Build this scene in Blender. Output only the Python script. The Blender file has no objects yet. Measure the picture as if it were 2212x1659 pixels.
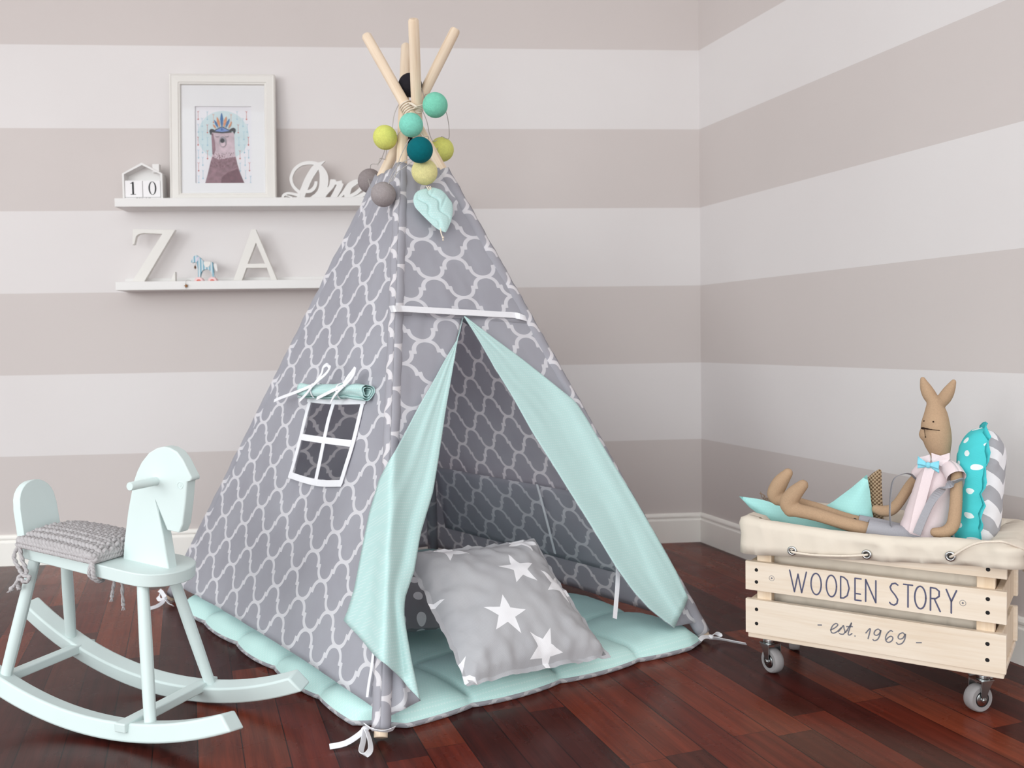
import bpy, bmesh, math, random
from mathutils import Vector, Matrix, noise
from mathutils.geometry import tessellate_polygon, delaunay_2d_cdt

random.seed(7)
SC = bpy.context.scene
COL = SC.collection
PI = math.pi
V = Vector

# ------------------------------------------------------------------ camera
CAM_H, PITCH, ROLL, FPX = 0.79, 0.0482, 0.0167, 2000.0
IW, IH = 2212.0, 1659.0
CAM = V((0, 0, CAM_H))
_f = V((0, math.cos(PITCH), -math.sin(PITCH)))
_u = V((0, math.sin(PITCH), math.cos(PITCH)))
_x = V((1, 0, 0))
CX = _x * math.cos(ROLL) - _u * math.sin(ROLL)
CU = _u * math.cos(ROLL) + _x * math.sin(ROLL)
CF = _f
cd = bpy.data.cameras.new('camera')
cam = bpy.data.objects.new('camera', cd)
COL.objects.link(cam)
cam.matrix_world = Matrix(((CX.x, CU.x, -CF.x, CAM.x), (CX.y, CU.y, -CF.y, CAM.y), (CX.z, CU.z, -CF.z, CAM.z), (0, 0, 0, 1)))
cd.sensor_width = 36.0
cd.lens = FPX / IW * 36.0
cd.clip_start = 0.05
cd.dof.use_dof = True
cd.dof.focus_distance = 2.05
cd.dof.aperture_fstop = 5.0
SC.camera = cam

# ------------------------------------------------------------------ view and light
SC.view_settings.view_transform = 'Standard'
SC.view_settings.look = 'None'
SC.view_settings.gamma = 1.0
SC.view_settings.use_curve_mapping = False
SC.view_settings.exposure = 0.12
world = bpy.data.worlds.new('daylight')
SC.world = world
world.use_nodes = True
bg = world.node_tree.nodes['Background']
bg.inputs[0].default_value = (0.945, 1.0, 1.02, 1)
bg.inputs[1].default_value = 1.42


def area(name, loc, target, sx, sy, power, color=(1, 1, 1)):
    l = bpy.data.lights.new(name, 'AREA')
    l.shape = 'RECTANGLE'
    l.size, l.size_y = sx, sy
    l.energy = power
    l.color = color
    o = bpy.data.objects.new(name, l)
    COL.objects.link(o)
    o.location = loc
    o.rotation_euler = (V(target) - V(loc)).to_track_quat('-Z', 'Y').to_euler()
    return o


area('window_light', (-3.3, -1.3, 1.5), (0.9, 2.7, 0.7), 1.7, 1.5, 44, (0.96, 1.0, 1.0))
area('low_front_fill', (-1.1, -3.2, 1.05), (0.5, 3.0, 0.55), 2.6, 1.9, 62, (0.97, 1.0, 1.0))  # added fill lamp behind the camera, lifts the dim lower surfaces

# ------------------------------------------------------------------ helpers: pixels of the photograph to points on real planes


def ray(px, py):
    return CF + CX * ((px - IW / 2) / FPX) - CU * ((py - IH / 2) / FPX)


def ground(px, py, z=0.0):
    d = ray(px, py)
    return CAM + d * ((z - CAM_H) / d.z)


def onplane(px, py, p0, n):
    d = ray(px, py)
    return CAM + d * (n.dot(p0 - CAM) / n.dot(d))


def tplane(px, py, p0, n):
    return n.dot(p0 - CAM) / n.dot(ray(px, py))


def at(px, py, t):
    return CAM + ray(px, py) * t


def project(P):
    d = P - CAM
    z = d.dot(CF)
    return IW / 2 + FPX * d.dot(CX) / z, IH / 2 - FPX * d.dot(CU) / z


# ------------------------------------------------------------------ helpers: node expressions
def srgb(r, g, b, a=1.0):
    def c(x):
        x /= 255.0
        return x / 12.92 if x <= 0.04045 else ((x + 0.055) / 1.055) ** 2.4
    return (c(r), c(g), c(b), a)


class G:
    """A material's node tree with small helpers."""

    def __init__(self, name):
        self.m = bpy.data.materials.new(name)
        self.m.use_nodes = True
        self.nt = self.m.node_tree
        self.b = self.nt.nodes['Principled BSDF']

    def n(self, t, **kw):
        x = self.nt.nodes.new(t)
        for k, v in kw.items():
            setattr(x, k, v)
        return x

    def put(self, sock, v):
        if isinstance(v, E):
            v = v.o
        if isinstance(v, bpy.types.NodeSocket):
            self.nt.links.new(v, sock)
        elif isinstance(v, (int, float)) and hasattr(sock.default_value, '__len__'):
            sock.default_value = tuple([v] * 3 + [1.0])[:len(sock.default_value)]
        else:
            sock.default_value = v

    def math(self, op, *a):
        x = self.n('ShaderNodeMath', operation=op)
        for i, v in enumerate(a):
            self.put(x.inputs[i], v)
        return E(self, x.outputs[0])

    def mix(self, f, a, b):
        x = self.n('ShaderNodeMix', data_type='RGBA')
        self.put(x.inputs[0], f)
        self.put(x.inputs[6], a)
        self.put(x.inputs[7], b)
        return x.outputs[2]

    def uv(self):
        s = self.n('ShaderNodeSeparateXYZ')
        self.nt.links.new(self.n('ShaderNodeUVMap').outputs[0], s.inputs[0])
        return E(self, s.outputs[0]), E(self, s.outputs[1])

    def pos(self):
        s = self.n('ShaderNodeSeparateXYZ')
        self.nt.links.new(self.n('ShaderNodeNewGeometry').outputs['Position'], s.inputs[0])
        return [E(self, s.outputs[i]) for i in range(3)]

    def obj(self):
        return self.n('ShaderNodeTexCoord').outputs['Object']

    def comb(self, x, y, z=0.0):
        c = self.n('ShaderNodeCombineXYZ')
        for i, v in enumerate((x, y, z)):
            self.put(c.inputs[i], v)
        return c.outputs[0]

    def noise(self, vec, scale, detail=3.0, rough=0.5):
        x = self.n('ShaderNodeTexNoise')
        if vec is not None:
            self.put(x.inputs['Vector'], vec)
        x.inputs['Scale'].default_value = scale
        x.inputs['Detail'].default_value = detail
        x.inputs['Roughness'].default_value = rough
        return E(self, x.outputs[0])

    def white(self, vec):
        x = self.n('ShaderNodeTexWhiteNoise', noise_dimensions='3D')
        self.put(x.inputs['Vector'], vec)
        return E(self, x.outputs[0])

    def ramp(self, f, stops, interp='LINEAR'):
        x = self.n('ShaderNodeValToRGB')
        x.color_ramp.interpolation = interp
        el = x.color_ramp.elements
        while len(el) < len(stops):
            el.new(0.5)
        for e, (p, c) in zip(el, stops):
            e.position = p
            e.color = c
        self.put(x.inputs[0], f)
        return x.outputs[0]

    def bump(self, h, strength=0.3, dist=0.002):
        x = self.n('ShaderNodeBump')
        x.inputs['Strength'].default_value = strength
        x.inputs['Distance'].default_value = dist
        self.put(x.inputs['Height'], h)
        self.nt.links.new(x.outputs[0], self.b.inputs['Normal'])

    def thin(self, c, fac):
        """let some light through, as woven cloth does"""
        t = self.n('ShaderNodeBsdfTranslucent')
        self.put(t.inputs['Color'], c)
        mx = self.n('ShaderNodeMixShader')
        mx.inputs[0].default_value = fac
        self.nt.links.new(self.b.outputs[0], mx.inputs[1])
        self.nt.links.new(t.outputs[0], mx.inputs[2])
        self.nt.links.new(mx.outputs[0], self.nt.nodes['Material Output'].inputs[0])

    def base(self, c, rough=0.6, spec=0.4):
        self.put(self.b.inputs['Base Color'], c)
        self.b.inputs['Roughness'].default_value = rough
        self.b.inputs['Specular IOR Level'].default_value = spec
        return self


class E:
    def __init__(self, g, o):
        self.g, self.o = g, o

    def __add__(s, k): return s.g.math('ADD', s, k)
    def __radd__(s, k): return s.g.math('ADD', s, k)
    def __sub__(s, k): return s.g.math('SUBTRACT', s, k)
    def __rsub__(s, k): return s.g.math('SUBTRACT', k, s)
    def __mul__(s, k): return s.g.math('MULTIPLY', s, k)
    def __rmul__(s, k): return s.g.math('MULTIPLY', s, k)
    def __truediv__(s, k): return s.g.math('DIVIDE', s, k)
    def abs(s): return s.g.math('ABSOLUTE', s)
    def mn(s, k): return s.g.math('MINIMUM', s, k)
    def mx(s, k): return s.g.math('MAXIMUM', s, k)
    def lt(s, k): return s.g.math('LESS_THAN', s, k)
    def gt(s, k): return s.g.math('GREATER_THAN', s, k)
    def pp(s, k): return s.g.math('PINGPONG', s, k)
    def floor(s): return s.g.math('FLOOR', s)
    def fract(s): return s.g.math('FRACT', s)
    def sqrt(s): return s.g.math('SQRT', s)
    def sin(s): return s.g.math('SINE', s)


def cloth_bump(g, u, v, weave=900.0, strength=0.15):
    w = (u * weave).sin() * (v * weave).sin()
    nz = g.noise(g.comb(u, v, 0.0), 14.0, 4.0)
    g.bump(nz * 1.0 + w * 0.05, strength, 0.006)


def quatrefoil(g, u, v, w, h, t):
    """Trellis of lobed medallions: 1 on the white lines."""
    x = u.pp(w)
    y = v.pp(h)
    a, b = 0.44 * w, 0.45 * h
    k = a / b
    # lobe of this medallion (top)
    yy = (y - (h - b)) * k
    d1 = (((x * x) + (yy * yy)).sqrt() - a).abs().lt(t) * yy.gt(-a * 0.16)
    # lobe of the neighbour (right end)
    x2 = w - x
    y2 = (b - y) * k
    d2 = (((x2 * x2) + (y2 * y2)).sqrt() - a).abs().lt(t) * y2.gt(-a * 0.16)
    cx = (x - 0.5 * w).abs()
    cy = (y - 0.5 * h).abs()
    d3 = cx.lt(0.055 * w + t) * cy.lt(0.085 * h)
    return d1.mx(d2).mx(d3)


def star_mask(g, u, v, stars):
    """Five-pointed stars at (u, v, radius, turn)."""
    out = None
    for (cu, cv, r, ang) in stars:
        x, y = u - cu, v - cv
        an = g.math('ARCTAN2', y, x) + ang
        seg = 2 * PI / 5
        q = (an + 4 * PI).pp(seg / 2)       # 0 at a tip, seg/2 at a notch
        rad = (x * x + y * y).sqrt()
        qx = rad * g.math('COSINE', q)
        qy = rad * g.math('SINE', q)
        # edge from tip (r,0) to notch (ri cos, ri sin)
        ri = 0.40 * r
        ex, ey = ri * math.cos(seg / 2) - r, ri * math.sin(seg / 2)
        s = (qx - r) * ey - qy * ex
        m = s.lt(0.0) if (0 - r) * ey < 0 else s.gt(0.0)
        out = m if out is None else out.mx(m)
    return out


# ------------------------------------------------------------------ helpers: mesh
class MB:
    def __init__(self, M=None):
        self.v, self.f, self.uv, self.mi = [], [], [], []
        self.m = 0
        self.M = M or Matrix()

    def add(self, vs, fs, uv=None):
        b = len(self.v)
        self.v += [self.M @ V(p) for p in vs]
        self.uv += list(uv) if uv else [(0.0, 0.0)] * len(vs)
        self.f += [tuple(b + i for i in f) for f in fs]
        self.mi += [self.m] * len(fs)
        return b

    def box(self, lo, hi):
        x0, y0, z0 = lo
        x1, y1, z1 = hi
        vs = [(x0, y0, z0), (x1, y0, z0), (x1, y1, z0), (x0, y1, z0), (x0, y0, z1), (x1, y0, z1), (x1, y1, z1), (x0, y1, z1)]
        self.add(vs, [(0, 3, 2, 1), (4, 5, 6, 7), (0, 1, 5, 4), (1, 2, 6, 5), (2, 3, 7, 6), (3, 0, 4, 7)],
                 [(p[0], p[2]) for p in vs])

    def hexa(self, p):
        """box from eight corners in the order of box()"""
        self.add(p, [(0, 3, 2, 1), (4, 5, 6, 7), (0, 1, 5, 4), (1, 2, 6, 5), (2, 3, 7, 6), (3, 0, 4, 7)])

    def grid(self, nu, nv, fn, uvf=None, skip=None):
        vs, uv = [], []
        for j in range(nv + 1):
            for i in range(nu + 1):
                a, b = i / nu, j / nv
                vs.append(fn(a, b))
                uv.append(uvf(a, b) if uvf else (a, b))
        fs = []
        for j in range(nv):
            for i in range(nu):
                k = j * (nu + 1) + i
                fs.append((k, k + 1, k + nu + 2, k + nu + 1))
        self.add(vs, fs, uv)

    def tube(self, pts, r, seg=10, caps=True, closed=False, uvs=(1.0, 1.0), flat=1.0, up=None):
        pts = [V(p) for p in pts]
        n = len(pts)
        rr = r if isinstance(r, (list, tuple)) else [r] * n
        tg = []
        for i in range(n):
            if closed:
                t = pts[(i + 1) % n] - pts[i - 1]
            else:
                t = pts[min(i + 1, n - 1)] - pts[max(i - 1, 0)]
            tg.append(t.normalized() if t.length > 1e-9 else V((0, 0, 1)))
        up = V(up) if up else (V((0, 0, 1)) if abs(tg[0].z) < 0.9 else V((1, 0, 0)))
        a = (up - tg[0] * up.dot(tg[0])).normalized()
        vs, uv, acc = [], [], 0.0
        ring = seg + 1
        for i in range(n):
            a = a - tg[i] * a.dot(tg[i])
            a.normalize()
            c = tg[i].cross(a)
            if i:
                acc += (pts[i] - pts[i - 1]).length
            for k in range(ring):
                an = 2 * PI * k / seg
                vs.append(pts[i] + (a * math.cos(an) * flat + c * math.sin(an)) * rr[i])
                uv.append((k / seg * 2 * PI * rr[0] * uvs[0], acc * uvs[1]))
        fs = []
        m = n if closed else n - 1
        for i in range(m):
            j = (i + 1) % n
            for k in range(seg):
                fs.append((i * ring + k, i * ring + k + 1, j * ring + k + 1, j * ring + k))
        b = self.add(vs, fs, uv)
        if caps and not closed:
            self.f.append(tuple(b + k for k in range(seg))[::-1])
            self.f.append(tuple(b + (n - 1) * ring + k for k in range(seg)))
            self.mi += [self.m] * 2

    def sphere(self, c, r, nu=24, nv=14, scale=(1, 1, 1), R=None):
        c = V(c)
        vs, uv, fs = [], [], []
        for j in range(nv + 1):
            th = PI * j / nv
            for i in range(nu + 1):
                ph = 2 * PI * i / nu
                p = V((math.sin(th) * math.cos(ph) * scale[0], math.sin(th) * math.sin(ph) * scale[1], math.cos(th) * scale[2])) * r
                if R:
                    p = R @ p
                vs.append(c + p)
                uv.append((i / nu, j / nv))
        for j in range(nv):
            for i in range(nu):
                k = j * (nu + 1) + i
                fs.append((k, k + nu + 1, k + nu + 2, k + 1))
        self.add(vs, fs, uv)

    def lathe(self, prof, o, ax, seg=24):
        """profile of (radius, height) turned about axis ax through o"""
        o, ax = V(o), V(ax).normalized()
        s = ax.cross(V((0, 0, 1)) if abs(ax.z) < 0.9 else V((1, 0, 0))).normalized()
        t = ax.cross(s)
        vs, fs = [], []
        for (r, h) in prof:
            for k in range(seg):
                an = 2 * PI * k / seg
                vs.append(o + ax * h + (s * math.cos(an) + t * math.sin(an)) * r)
        for i in range(len(prof) - 1):
            for k in range(seg):
                k2 = (k + 1) % seg
                fs.append((i * seg + k, i * seg + k2, (i + 1) * seg + k2, (i + 1) * seg + k))
        self.add(vs, fs)

    def prism(self, loops, fr, d):
        """2D loops (outer, holes) placed with fr(x, y, depth) and given depth d"""
        if not isinstance(loops[0][0], (list, tuple, Vector)):
            loops = [loops]
        flat = [p for lp in loops for p in lp]
        tris = tessellate_polygon([[V((p[0], p[1], 0)) for p in lp] for lp in loops])
        n = len(flat)
        vs = [fr(p[0], p[1], 0.0) for p in flat] + [fr(p[0], p[1], d) for p in flat]
        uv = [(p[0], p[1]) for p in flat] * 2
        fs = [tuple(t) for t in tris] + [tuple(n + i for i in t)[::-1] for t in tris]
        k = 0
        for lp in loops:
            m = len(lp)
            for i in range(m):
                j = (i + 1) % m
                fs.append((k + i, k + j, n + k + j, n + k + i))
            k += m
        self.add(vs, fs, uv)

    def band(self, pts, wd, fr, z):
        """flat brush stroke along 2D pts with half widths wd"""
        pts = [V((p[0], p[1])) for p in pts]
        L, R = [], []
        for i, p in enumerate(pts):
            t = pts[min(i + 1, len(pts) - 1)] - pts[max(i - 1, 0)]
            t.normalize()
            nn = V((-t.y, t.x))
            w = wd[i] if isinstance(wd, (list, tuple)) else wd
            L.append(p + nn * w)
            R.append(p - nn * w)
        return L + R[::-1]

    def ribbon(self, pts, width, side, thick=0.0012):
        """strip of tape along 3D pts; side = across direction (one or per point)"""
        pts = [V(p) for p in pts]
        n = len(pts)
        vs = []
        for i, p in enumerate(pts):
            s = V(side[i] if isinstance(side, list) else side)
            t = (pts[min(i + 1, n - 1)] - pts[max(i - 1, 0)]).normalized()
            s = (s - t * s.dot(t)).normalized()
            nn = t.cross(s) * thick / 2
            w = s * width / 2
            vs += [p - w - nn, p + w - nn, p + w + nn, p - w + nn]
        fs = []
        for i in range(n - 1):
            a, b = 4 * i, 4 * i + 4
            for k in range(4):
                k2 = (k + 1) % 4
                fs.append((a + k, a + k2, b + k2, b + k))
        fs += [(3, 2, 1, 0), (4 * n - 4, 4 * n - 3, 4 * n - 2, 4 * n - 1)]
        self.add(vs, fs)

    def build(self, name, mats, parent=None, world=True, loc=None, smooth=None, bevel=0.0, seg=2, sub=0, solid=0.0, solid_off=0, recalc=True, weld=False):
        inv = Matrix()
        if parent is not None and world:
            inv = XF[parent.name].inverted()
        elif loc is not None:
            inv = Matrix.Translation(-V(loc))
        me = bpy.data.meshes.new(name)
        me.from_pydata([inv @ p for p in self.v], [], self.f)
        uvl = me.uv_layers.new(name='UVMap')
        for lp in me.loops:
            uvl.data[lp.index].uv = self.uv[lp.vertex_index]
        for p, m in zip(me.polygons, self.mi):
            p.material_index = m
        for m in (mats if isinstance(mats, (list, tuple)) else [mats]):
            me.materials.append(m)
        if recalc or weld:
            bm = bmesh.new()
            bm.from_mesh(me)
            if weld:
                bmesh.ops.remove_doubles(bm, verts=bm.verts, dist=1e-5)
            if recalc:
                bmesh.ops.recalc_face_normals(bm, faces=bm.faces)
            bm.to_mesh(me)
            bm.free()
        if smooth is not None:
            for p in me.polygons:
                p.use_smooth = True
            if smooth < 179:
                me.set_sharp_from_angle(angle=math.radians(smooth))
        o = bpy.data.objects.new(name, me)
        COL.objects.link(o)
        if parent is not None:
            o.parent = parent
            XF[o.name] = XF[parent.name]
        elif loc is not None:
            o.location = loc
            XF[o.name] = Matrix.Translation(V(loc))
        else:
            XF[o.name] = Matrix()
        if solid:
            md = o.modifiers.new('thickness', 'SOLIDIFY')
            md.thickness = solid
            md.offset = 1.0
            if solid_off:
                md.material_offset = solid_off
                md.material_offset_rim = 0
        if bevel:
            md = o.modifiers.new('edges', 'BEVEL')
            md.width = bevel
            md.segments = seg
            md.limit_method = 'ANGLE'
            md.angle_limit = math.radians(35)
        if sub:
            md = o.modifiers.new('smooth', 'SUBSURF')
            md.levels = md.render_levels = sub
        return o


XF = {}


def tag(o, label, cat=None, group=None, kind=None):
    if label:
        o['label'] = label
    if cat:
        o['category'] = cat
    if group:
        o['group'] = group
    if kind:
        o['kind'] = kind
    return o


def thing(name, label, cat, M, group=None):
    o = bpy.data.objects.new(name, None)
    o.empty_display_size = 0.05
    COL.objects.link(o)
    if isinstance(M, Matrix):
        o.matrix_world = M
    else:
        M = Matrix.Translation(V(M))
        o.location = M.translation
    XF[o.name] = M
    return tag(o, label, cat, group)


def lerp(a, b, t):
    return a + (b - a) * t


def resample(pts, n):
    pts = [V(p) for p in pts]
    d = [0.0]
    for i in range(1, len(pts)):
        d.append(d[-1] + (pts[i] - pts[i - 1]).length)
    out, k = [], 0
    for i in range(n):
        s = d[-1] * i / (n - 1)
        while k < len(d) - 2 and d[k + 1] < s:
            k += 1
        f = (s - d[k]) / max(d[k + 1] - d[k], 1e-9)
        out.append(pts[k].lerp(pts[k + 1], min(max(f, 0), 1)))
    return out


def smooth_curve(pts, n, closed=False):
    """Catmull-Rom through pts"""
    pts = [V(p) for p in pts]
    m = len(pts)
    out = []
    segs = m if closed else m - 1
    for s in range(segs):
        if closed:
            p0, p1, p2, p3 = pts[s - 1], pts[s], pts[(s + 1) % m], pts[(s + 2) % m]
        else:
            p0, p1, p2, p3 = pts[max(s - 1, 0)], pts[s], pts[s + 1], pts[min(s + 2, m - 1)]
        for i in range(n):
            t = i / n
            out.append(0.5 * ((2 * p1) + (p2 - p0) * t + (2 * p0 - 5 * p1 + 4 * p2 - p3) * t * t + (3 * p1 - p0 - 3 * p2 + p3) * t ** 3))
    if not closed:
        out.append(pts[-1])
    return out


def sstep(a, b, x):
    t = min(max((x - a) / (b - a), 0.0), 1.0)
    return t * t * (3 - 2 * t)


def nz(x, y, z=0.0):
    return noise.noise(V((x, y, z)))


def puff(mb, outline, fr, thick, n=26, uvs=1.0, power=0.5, wrinkle=0.0, seed=0.0, back=1.0, split=False, edge=None):
    """Stuffed cloth cushion over a 2D outline. fr(x, y, h) places it; height grows from the seam."""
    P = [V((p[0], p[1])) for p in outline]
    xs, ys = [p.x for p in P], [p.y for p in P]
    x0, x1, y0, y1 = min(xs), max(xs), min(ys), max(ys)
    step = max(x1 - x0, y1 - y0) / n
    B = []
    m = len(P)
    for i in range(m):
        a, b = P[i], P[(i + 1) % m]
        k = max(1, int((b - a).length / step))
        for j in range(k):
            B.append(a.lerp(b, j / k))

    def dist(p):
        best = 9.0
        for i in range(m):
            a, b = P[i], P[(i + 1) % m]
            ab = b - a
            t = min(max((p - a).dot(ab) / max(ab.length_squared, 1e-12), 0), 1)
            best = min(best, (p - a - ab * t).length)
        return best

    def inside(p):
        c = False
        for i in range(m):
            a, b = P[i], P[i - 1]
            if (a.y > p.y) != (b.y > p.y) and p.x < (b.x - a.x) * (p.y - a.y) / (b.y - a.y) + a.x:
                c = not c
        return c
    pts = list(B)
    j = 0
    y = y0
    while y <= y1:
        x = x0 + (step / 2 if j % 2 else 0)
        while x <= x1:
            p = V((x, y))
            if inside(p) and dist(p) > step * 0.45:
                pts.append(p)
            x += step
        y += step * 0.87
        j += 1
    nb = len(B)
    r = delaunay_2d_cdt(pts, [(i, (i + 1) % nb) for i in range(nb)], [list(range(nb))], 1, 1e-7)
    vv, ff = r[0], r[2]
    D = [dist(p) for p in vv]
    mx = max(D)
    H = []
    for p, d in zip(vv, D):
        q = min(d / mx, 1.0)
        h = (1 - (1 - q) ** 2) ** power * thick
        if wrinkle:
            h += wrinkle * nz(p.x * 30 + seed, p.y * 30, seed) * min(1, q * 4) * (1 - 0.6 * q)
        H.append(h if d > 1e-6 else 0.0)
    uv = [(p.x * uvs, p.y * uvs) for p in vv]
    wav = (lambda p: edge * nz(p.x * 45 + seed, p.y * 45, 3.1)) if edge else (lambda p: 0.0)
    mb.add([fr(p.x, p.y, h + wav(p) * (1 - min(d / (mx * .4), 1))) for p, h, d in zip(vv, H, D)], [tuple(f) for f in ff], uv)
    if split:
        mb.m += 1
    mb.add([fr(p.x, p.y, -h * back + wav(p) * (1 - min(d / (mx * .4), 1))) for p, h, d in zip(vv, H, D)], [tuple(f)[::-1] for f in ff], uv)
    if split:
        mb.m -= 1
    return [B[i] for i in range(nb)]
# ------------------------------------------------------------------ materials
def plain(name, rgb, rough=0.55, spec=0.4, vary=0.03, scale=6.0, bump=0.0, bscale=60.0, metal=0.0, coat=0.0):
    g = G(name)
    c = srgb(*rgb)
    if vary:
        k = g.noise(g.obj(), scale, 4.0)
        dk = tuple(max(0, x * (1 - vary * 2)) for x in c[:3]) + (1,)
        lt = tuple(min(1, x * (1 + vary * 2)) for x in c[:3]) + (1,)
        c = g.ramp(k, [(0.25, dk), (0.75, lt)])
    g.base(c, rough, spec)
    g.b.inputs['Metallic'].default_value = metal
    if coat:
        g.b.inputs['Coat Weight'].default_value = coat
        g.b.inputs['Coat Roughness'].default_value = 0.15
    if bump:
        g.bump(g.noise(g.obj(), bscale, 5.0), bump, 0.003)
    return g.m


STRIPE_Z, STRIPE_H = 1.8643, 0.2936


def wall_mat():
    g = G('striped_wall_paint')
    x, y, z = g.pos()
    light = ((z - (STRIPE_Z - STRIPE_H)) / (2 * STRIPE_H)).fract().lt(0.5)
    n = g.noise(g.comb(x, y, z), 1.3, 3.0)
    lc = g.ramp(n, [(0.3, srgb(225, 219, 218)), (0.7, srgb(230, 225, 224))])
    dc = g.ramp(n, [(0.3, srgb(209, 200, 197)), (0.7, srgb(213, 204, 201))])
    g.base(g.mix(light, dc, lc), 0.75, 0.25)
    g.bump(g.noise(g.comb(x, y, z), 260.0, 2.0), 0.04, 0.001)
    return g.m


def floor_mat():
    g = G('dark_red_parquet')
    x, y, z = g.pos()
    ang = math.atan2(400 - 1106, 2000)          # boards run away from the room's front wall
    sx, cy = math.sin(ang), math.cos(ang)
    u = x * sx + y * cy                         # along the boards
    v = x * cy - y * sx                         # across the boards
    PW = 0.083
    rv = v / PW
    row = rv.floor()
    h1 = g.white(g.comb(row, 3.7, 1.1))
    ln = g.white(g.comb(row, 9.2, 4.1)) * 0.25 + 0.48
    ru = u / ln + h1 * 7.0
    colm = ru.floor()
    rnd = g.white(g.comb(row, colm, 2.3))
    tone = g.ramp(rnd, [(0.0, srgb(80, 31, 26)), (0.16, srgb(116, 46, 32)), (0.32, srgb(92, 44, 34)), (0.46, srgb(132, 58, 38)), (0.6, srgb(84, 36, 30)),
                        (0.74, srgb(142, 68, 46)), (0.88, srgb(118, 46, 32)), (1.0, srgb(100, 42, 32))], 'CONSTANT')
    gv = g.comb(u * 2.2 + rnd * 31.0, v * 60.0, rnd * 9.0)
    grain = g.noise(gv, 1.0, 6.0, 0.62)
    gv2 = g.comb(u * 16.0 + rnd * 17.0, v * 420.0, 0.0)
    fine = g.noise(gv2, 1.0, 3.0, 0.6)
    gr = g.ramp(grain * 0.7 + fine * 0.3, [(0.28, srgb(120, 108, 104)), (0.72, srgb(255, 250, 246))])
    mul = g.n('ShaderNodeMix', data_type='RGBA', blend_type='MULTIPLY')
    mul.inputs[0].default_value = 0.9
    g.put(mul.inputs[6], tone)
    g.put(mul.inputs[7], gr)
    gap = (rv.pp(0.5)).lt(0.014).mx((ru * ln).pp(0.0).lt(-1.0))
    endg = (ru.fract() * ln)
    gap = gap.mx(endg.lt(0.0013))
    col = g.mix(gap * 0.85, mul.outputs[2], srgb(22, 9, 8))
    g.base(col, 0.28, 0.13)
    rough = g.noise(g.comb(x, y, 0.0), 9.0, 4.0)
    g.put(g.b.inputs['Roughness'], rough * 0.16 + 0.20)
    g.b.inputs['Coat Weight'].default_value = 0.0
    g.b.inputs['Coat Roughness'].default_value = 0.18
    g.bump(g.noise(g.comb(x, y, 0.0), 5.0, 1.0) * 0.3 + fine * 0.06 + (1.0 - gap) * 0.8, 0.08, 0.002)
    return g.m


def trellis_mat(name='grey_trellis_cotton', ou=0.0, ov=0.0, w=0.0755, h=0.058, t=0.0056):
    g = G(name)
    u, v = g.uv()
    m = quatrefoil(g, u - ou, v - ov, w, h, t)
    n = g.noise(g.comb(u, v, 0.0), 9.0, 4.0)
    grey = g.ramp(n, [(0.3, srgb(203, 201, 209)), (0.7, srgb(210, 209, 216))])
    c = g.mix(m, grey, srgb(252, 250, 253))
    g.base(c, 0.9, 0.15)
    g.thin(c, 0.5)
    cloth_bump(g, u, v, 1500.0, 0.22)
    return g.m


def mint_dash_mat(name, rgb, hi, sc=1.0, strength=0.2, thin=0.0):
    """mint cotton with tiny woven white dashes"""
    g = G(name)
    u, v = g.uv()
    p = 0.0065 * sc
    r = (v / p).floor()
    uu = ((u / p + r * 0.5).fract() - 0.5).abs()
    vv = ((v / p).fract() - 0.5).abs()
    m = uu.lt(0.30) * vv.lt(0.14)
    n = g.noise(g.comb(u, v, 0.0), 7.0, 4.0)
    c = srgb(*rgb)
    b = g.ramp(n, [(0.3, tuple(k * .96 for k in c[:3]) + (1,)), (0.7, c)])
    c2 = g.mix(m * 0.55, b, srgb(*hi))
    g.base(c2, 0.9, 0.15)
    if thin:
        g.thin(c2, thin)
    cloth_bump(g, u, v, 1500.0, strength)
    return g.m


def pine_mat(name='pale_pine', light=(236, 214, 184), dark=(216, 184, 146), axis=2, rough=0.5):
    g = G(name)
    s = g.n('ShaderNodeSeparateXYZ')
    g.nt.links.new(g.obj(), s.inputs[0])
    c = [E(g, s.outputs[i]) for i in range(3)]
    k = [28.0, 28.0, 28.0]
    k[axis] = 1.6
    vec = g.comb(c[0] * k[0], c[1] * k[1], c[2] * k[2])
    n = g.noise(vec, 1.6, 5.0, 0.6)
    k2 = [220.0] * 3
    k2[axis] = 9.0
    f = g.noise(g.comb(c[0] * k2[0], c[1] * k2[1], c[2] * k2[2]), 1.0, 2.0)
    g.base(g.ramp(n * 0.8 + f * 0.2, [(0.3, srgb(*dark)), (0.55, srgb(*light)), (0.8, srgb(*[min(255, x + 6) for x in light]))]), rough, 0.3)
    g.bump(f, 0.05, 0.001)
    return g.m


def pole_mat():
    g = G('pine_pole')
    u, v = g.uv()
    n = g.noise(g.comb(u * 60.0, v * 2.2, 0.0), 1.6, 5.0, 0.6)
    f = g.noise(g.comb(u * 420.0, v * 14.0, 0.0), 1.0, 2.0)
    g.base(g.ramp(n * 0.8 + f * 0.2, [(0.3, srgb(218, 190, 160)), (0.52, srgb(238, 217, 193)), (0.8, srgb(243, 225, 204))]), 0.5, 0.3)
    return g.m


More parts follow.
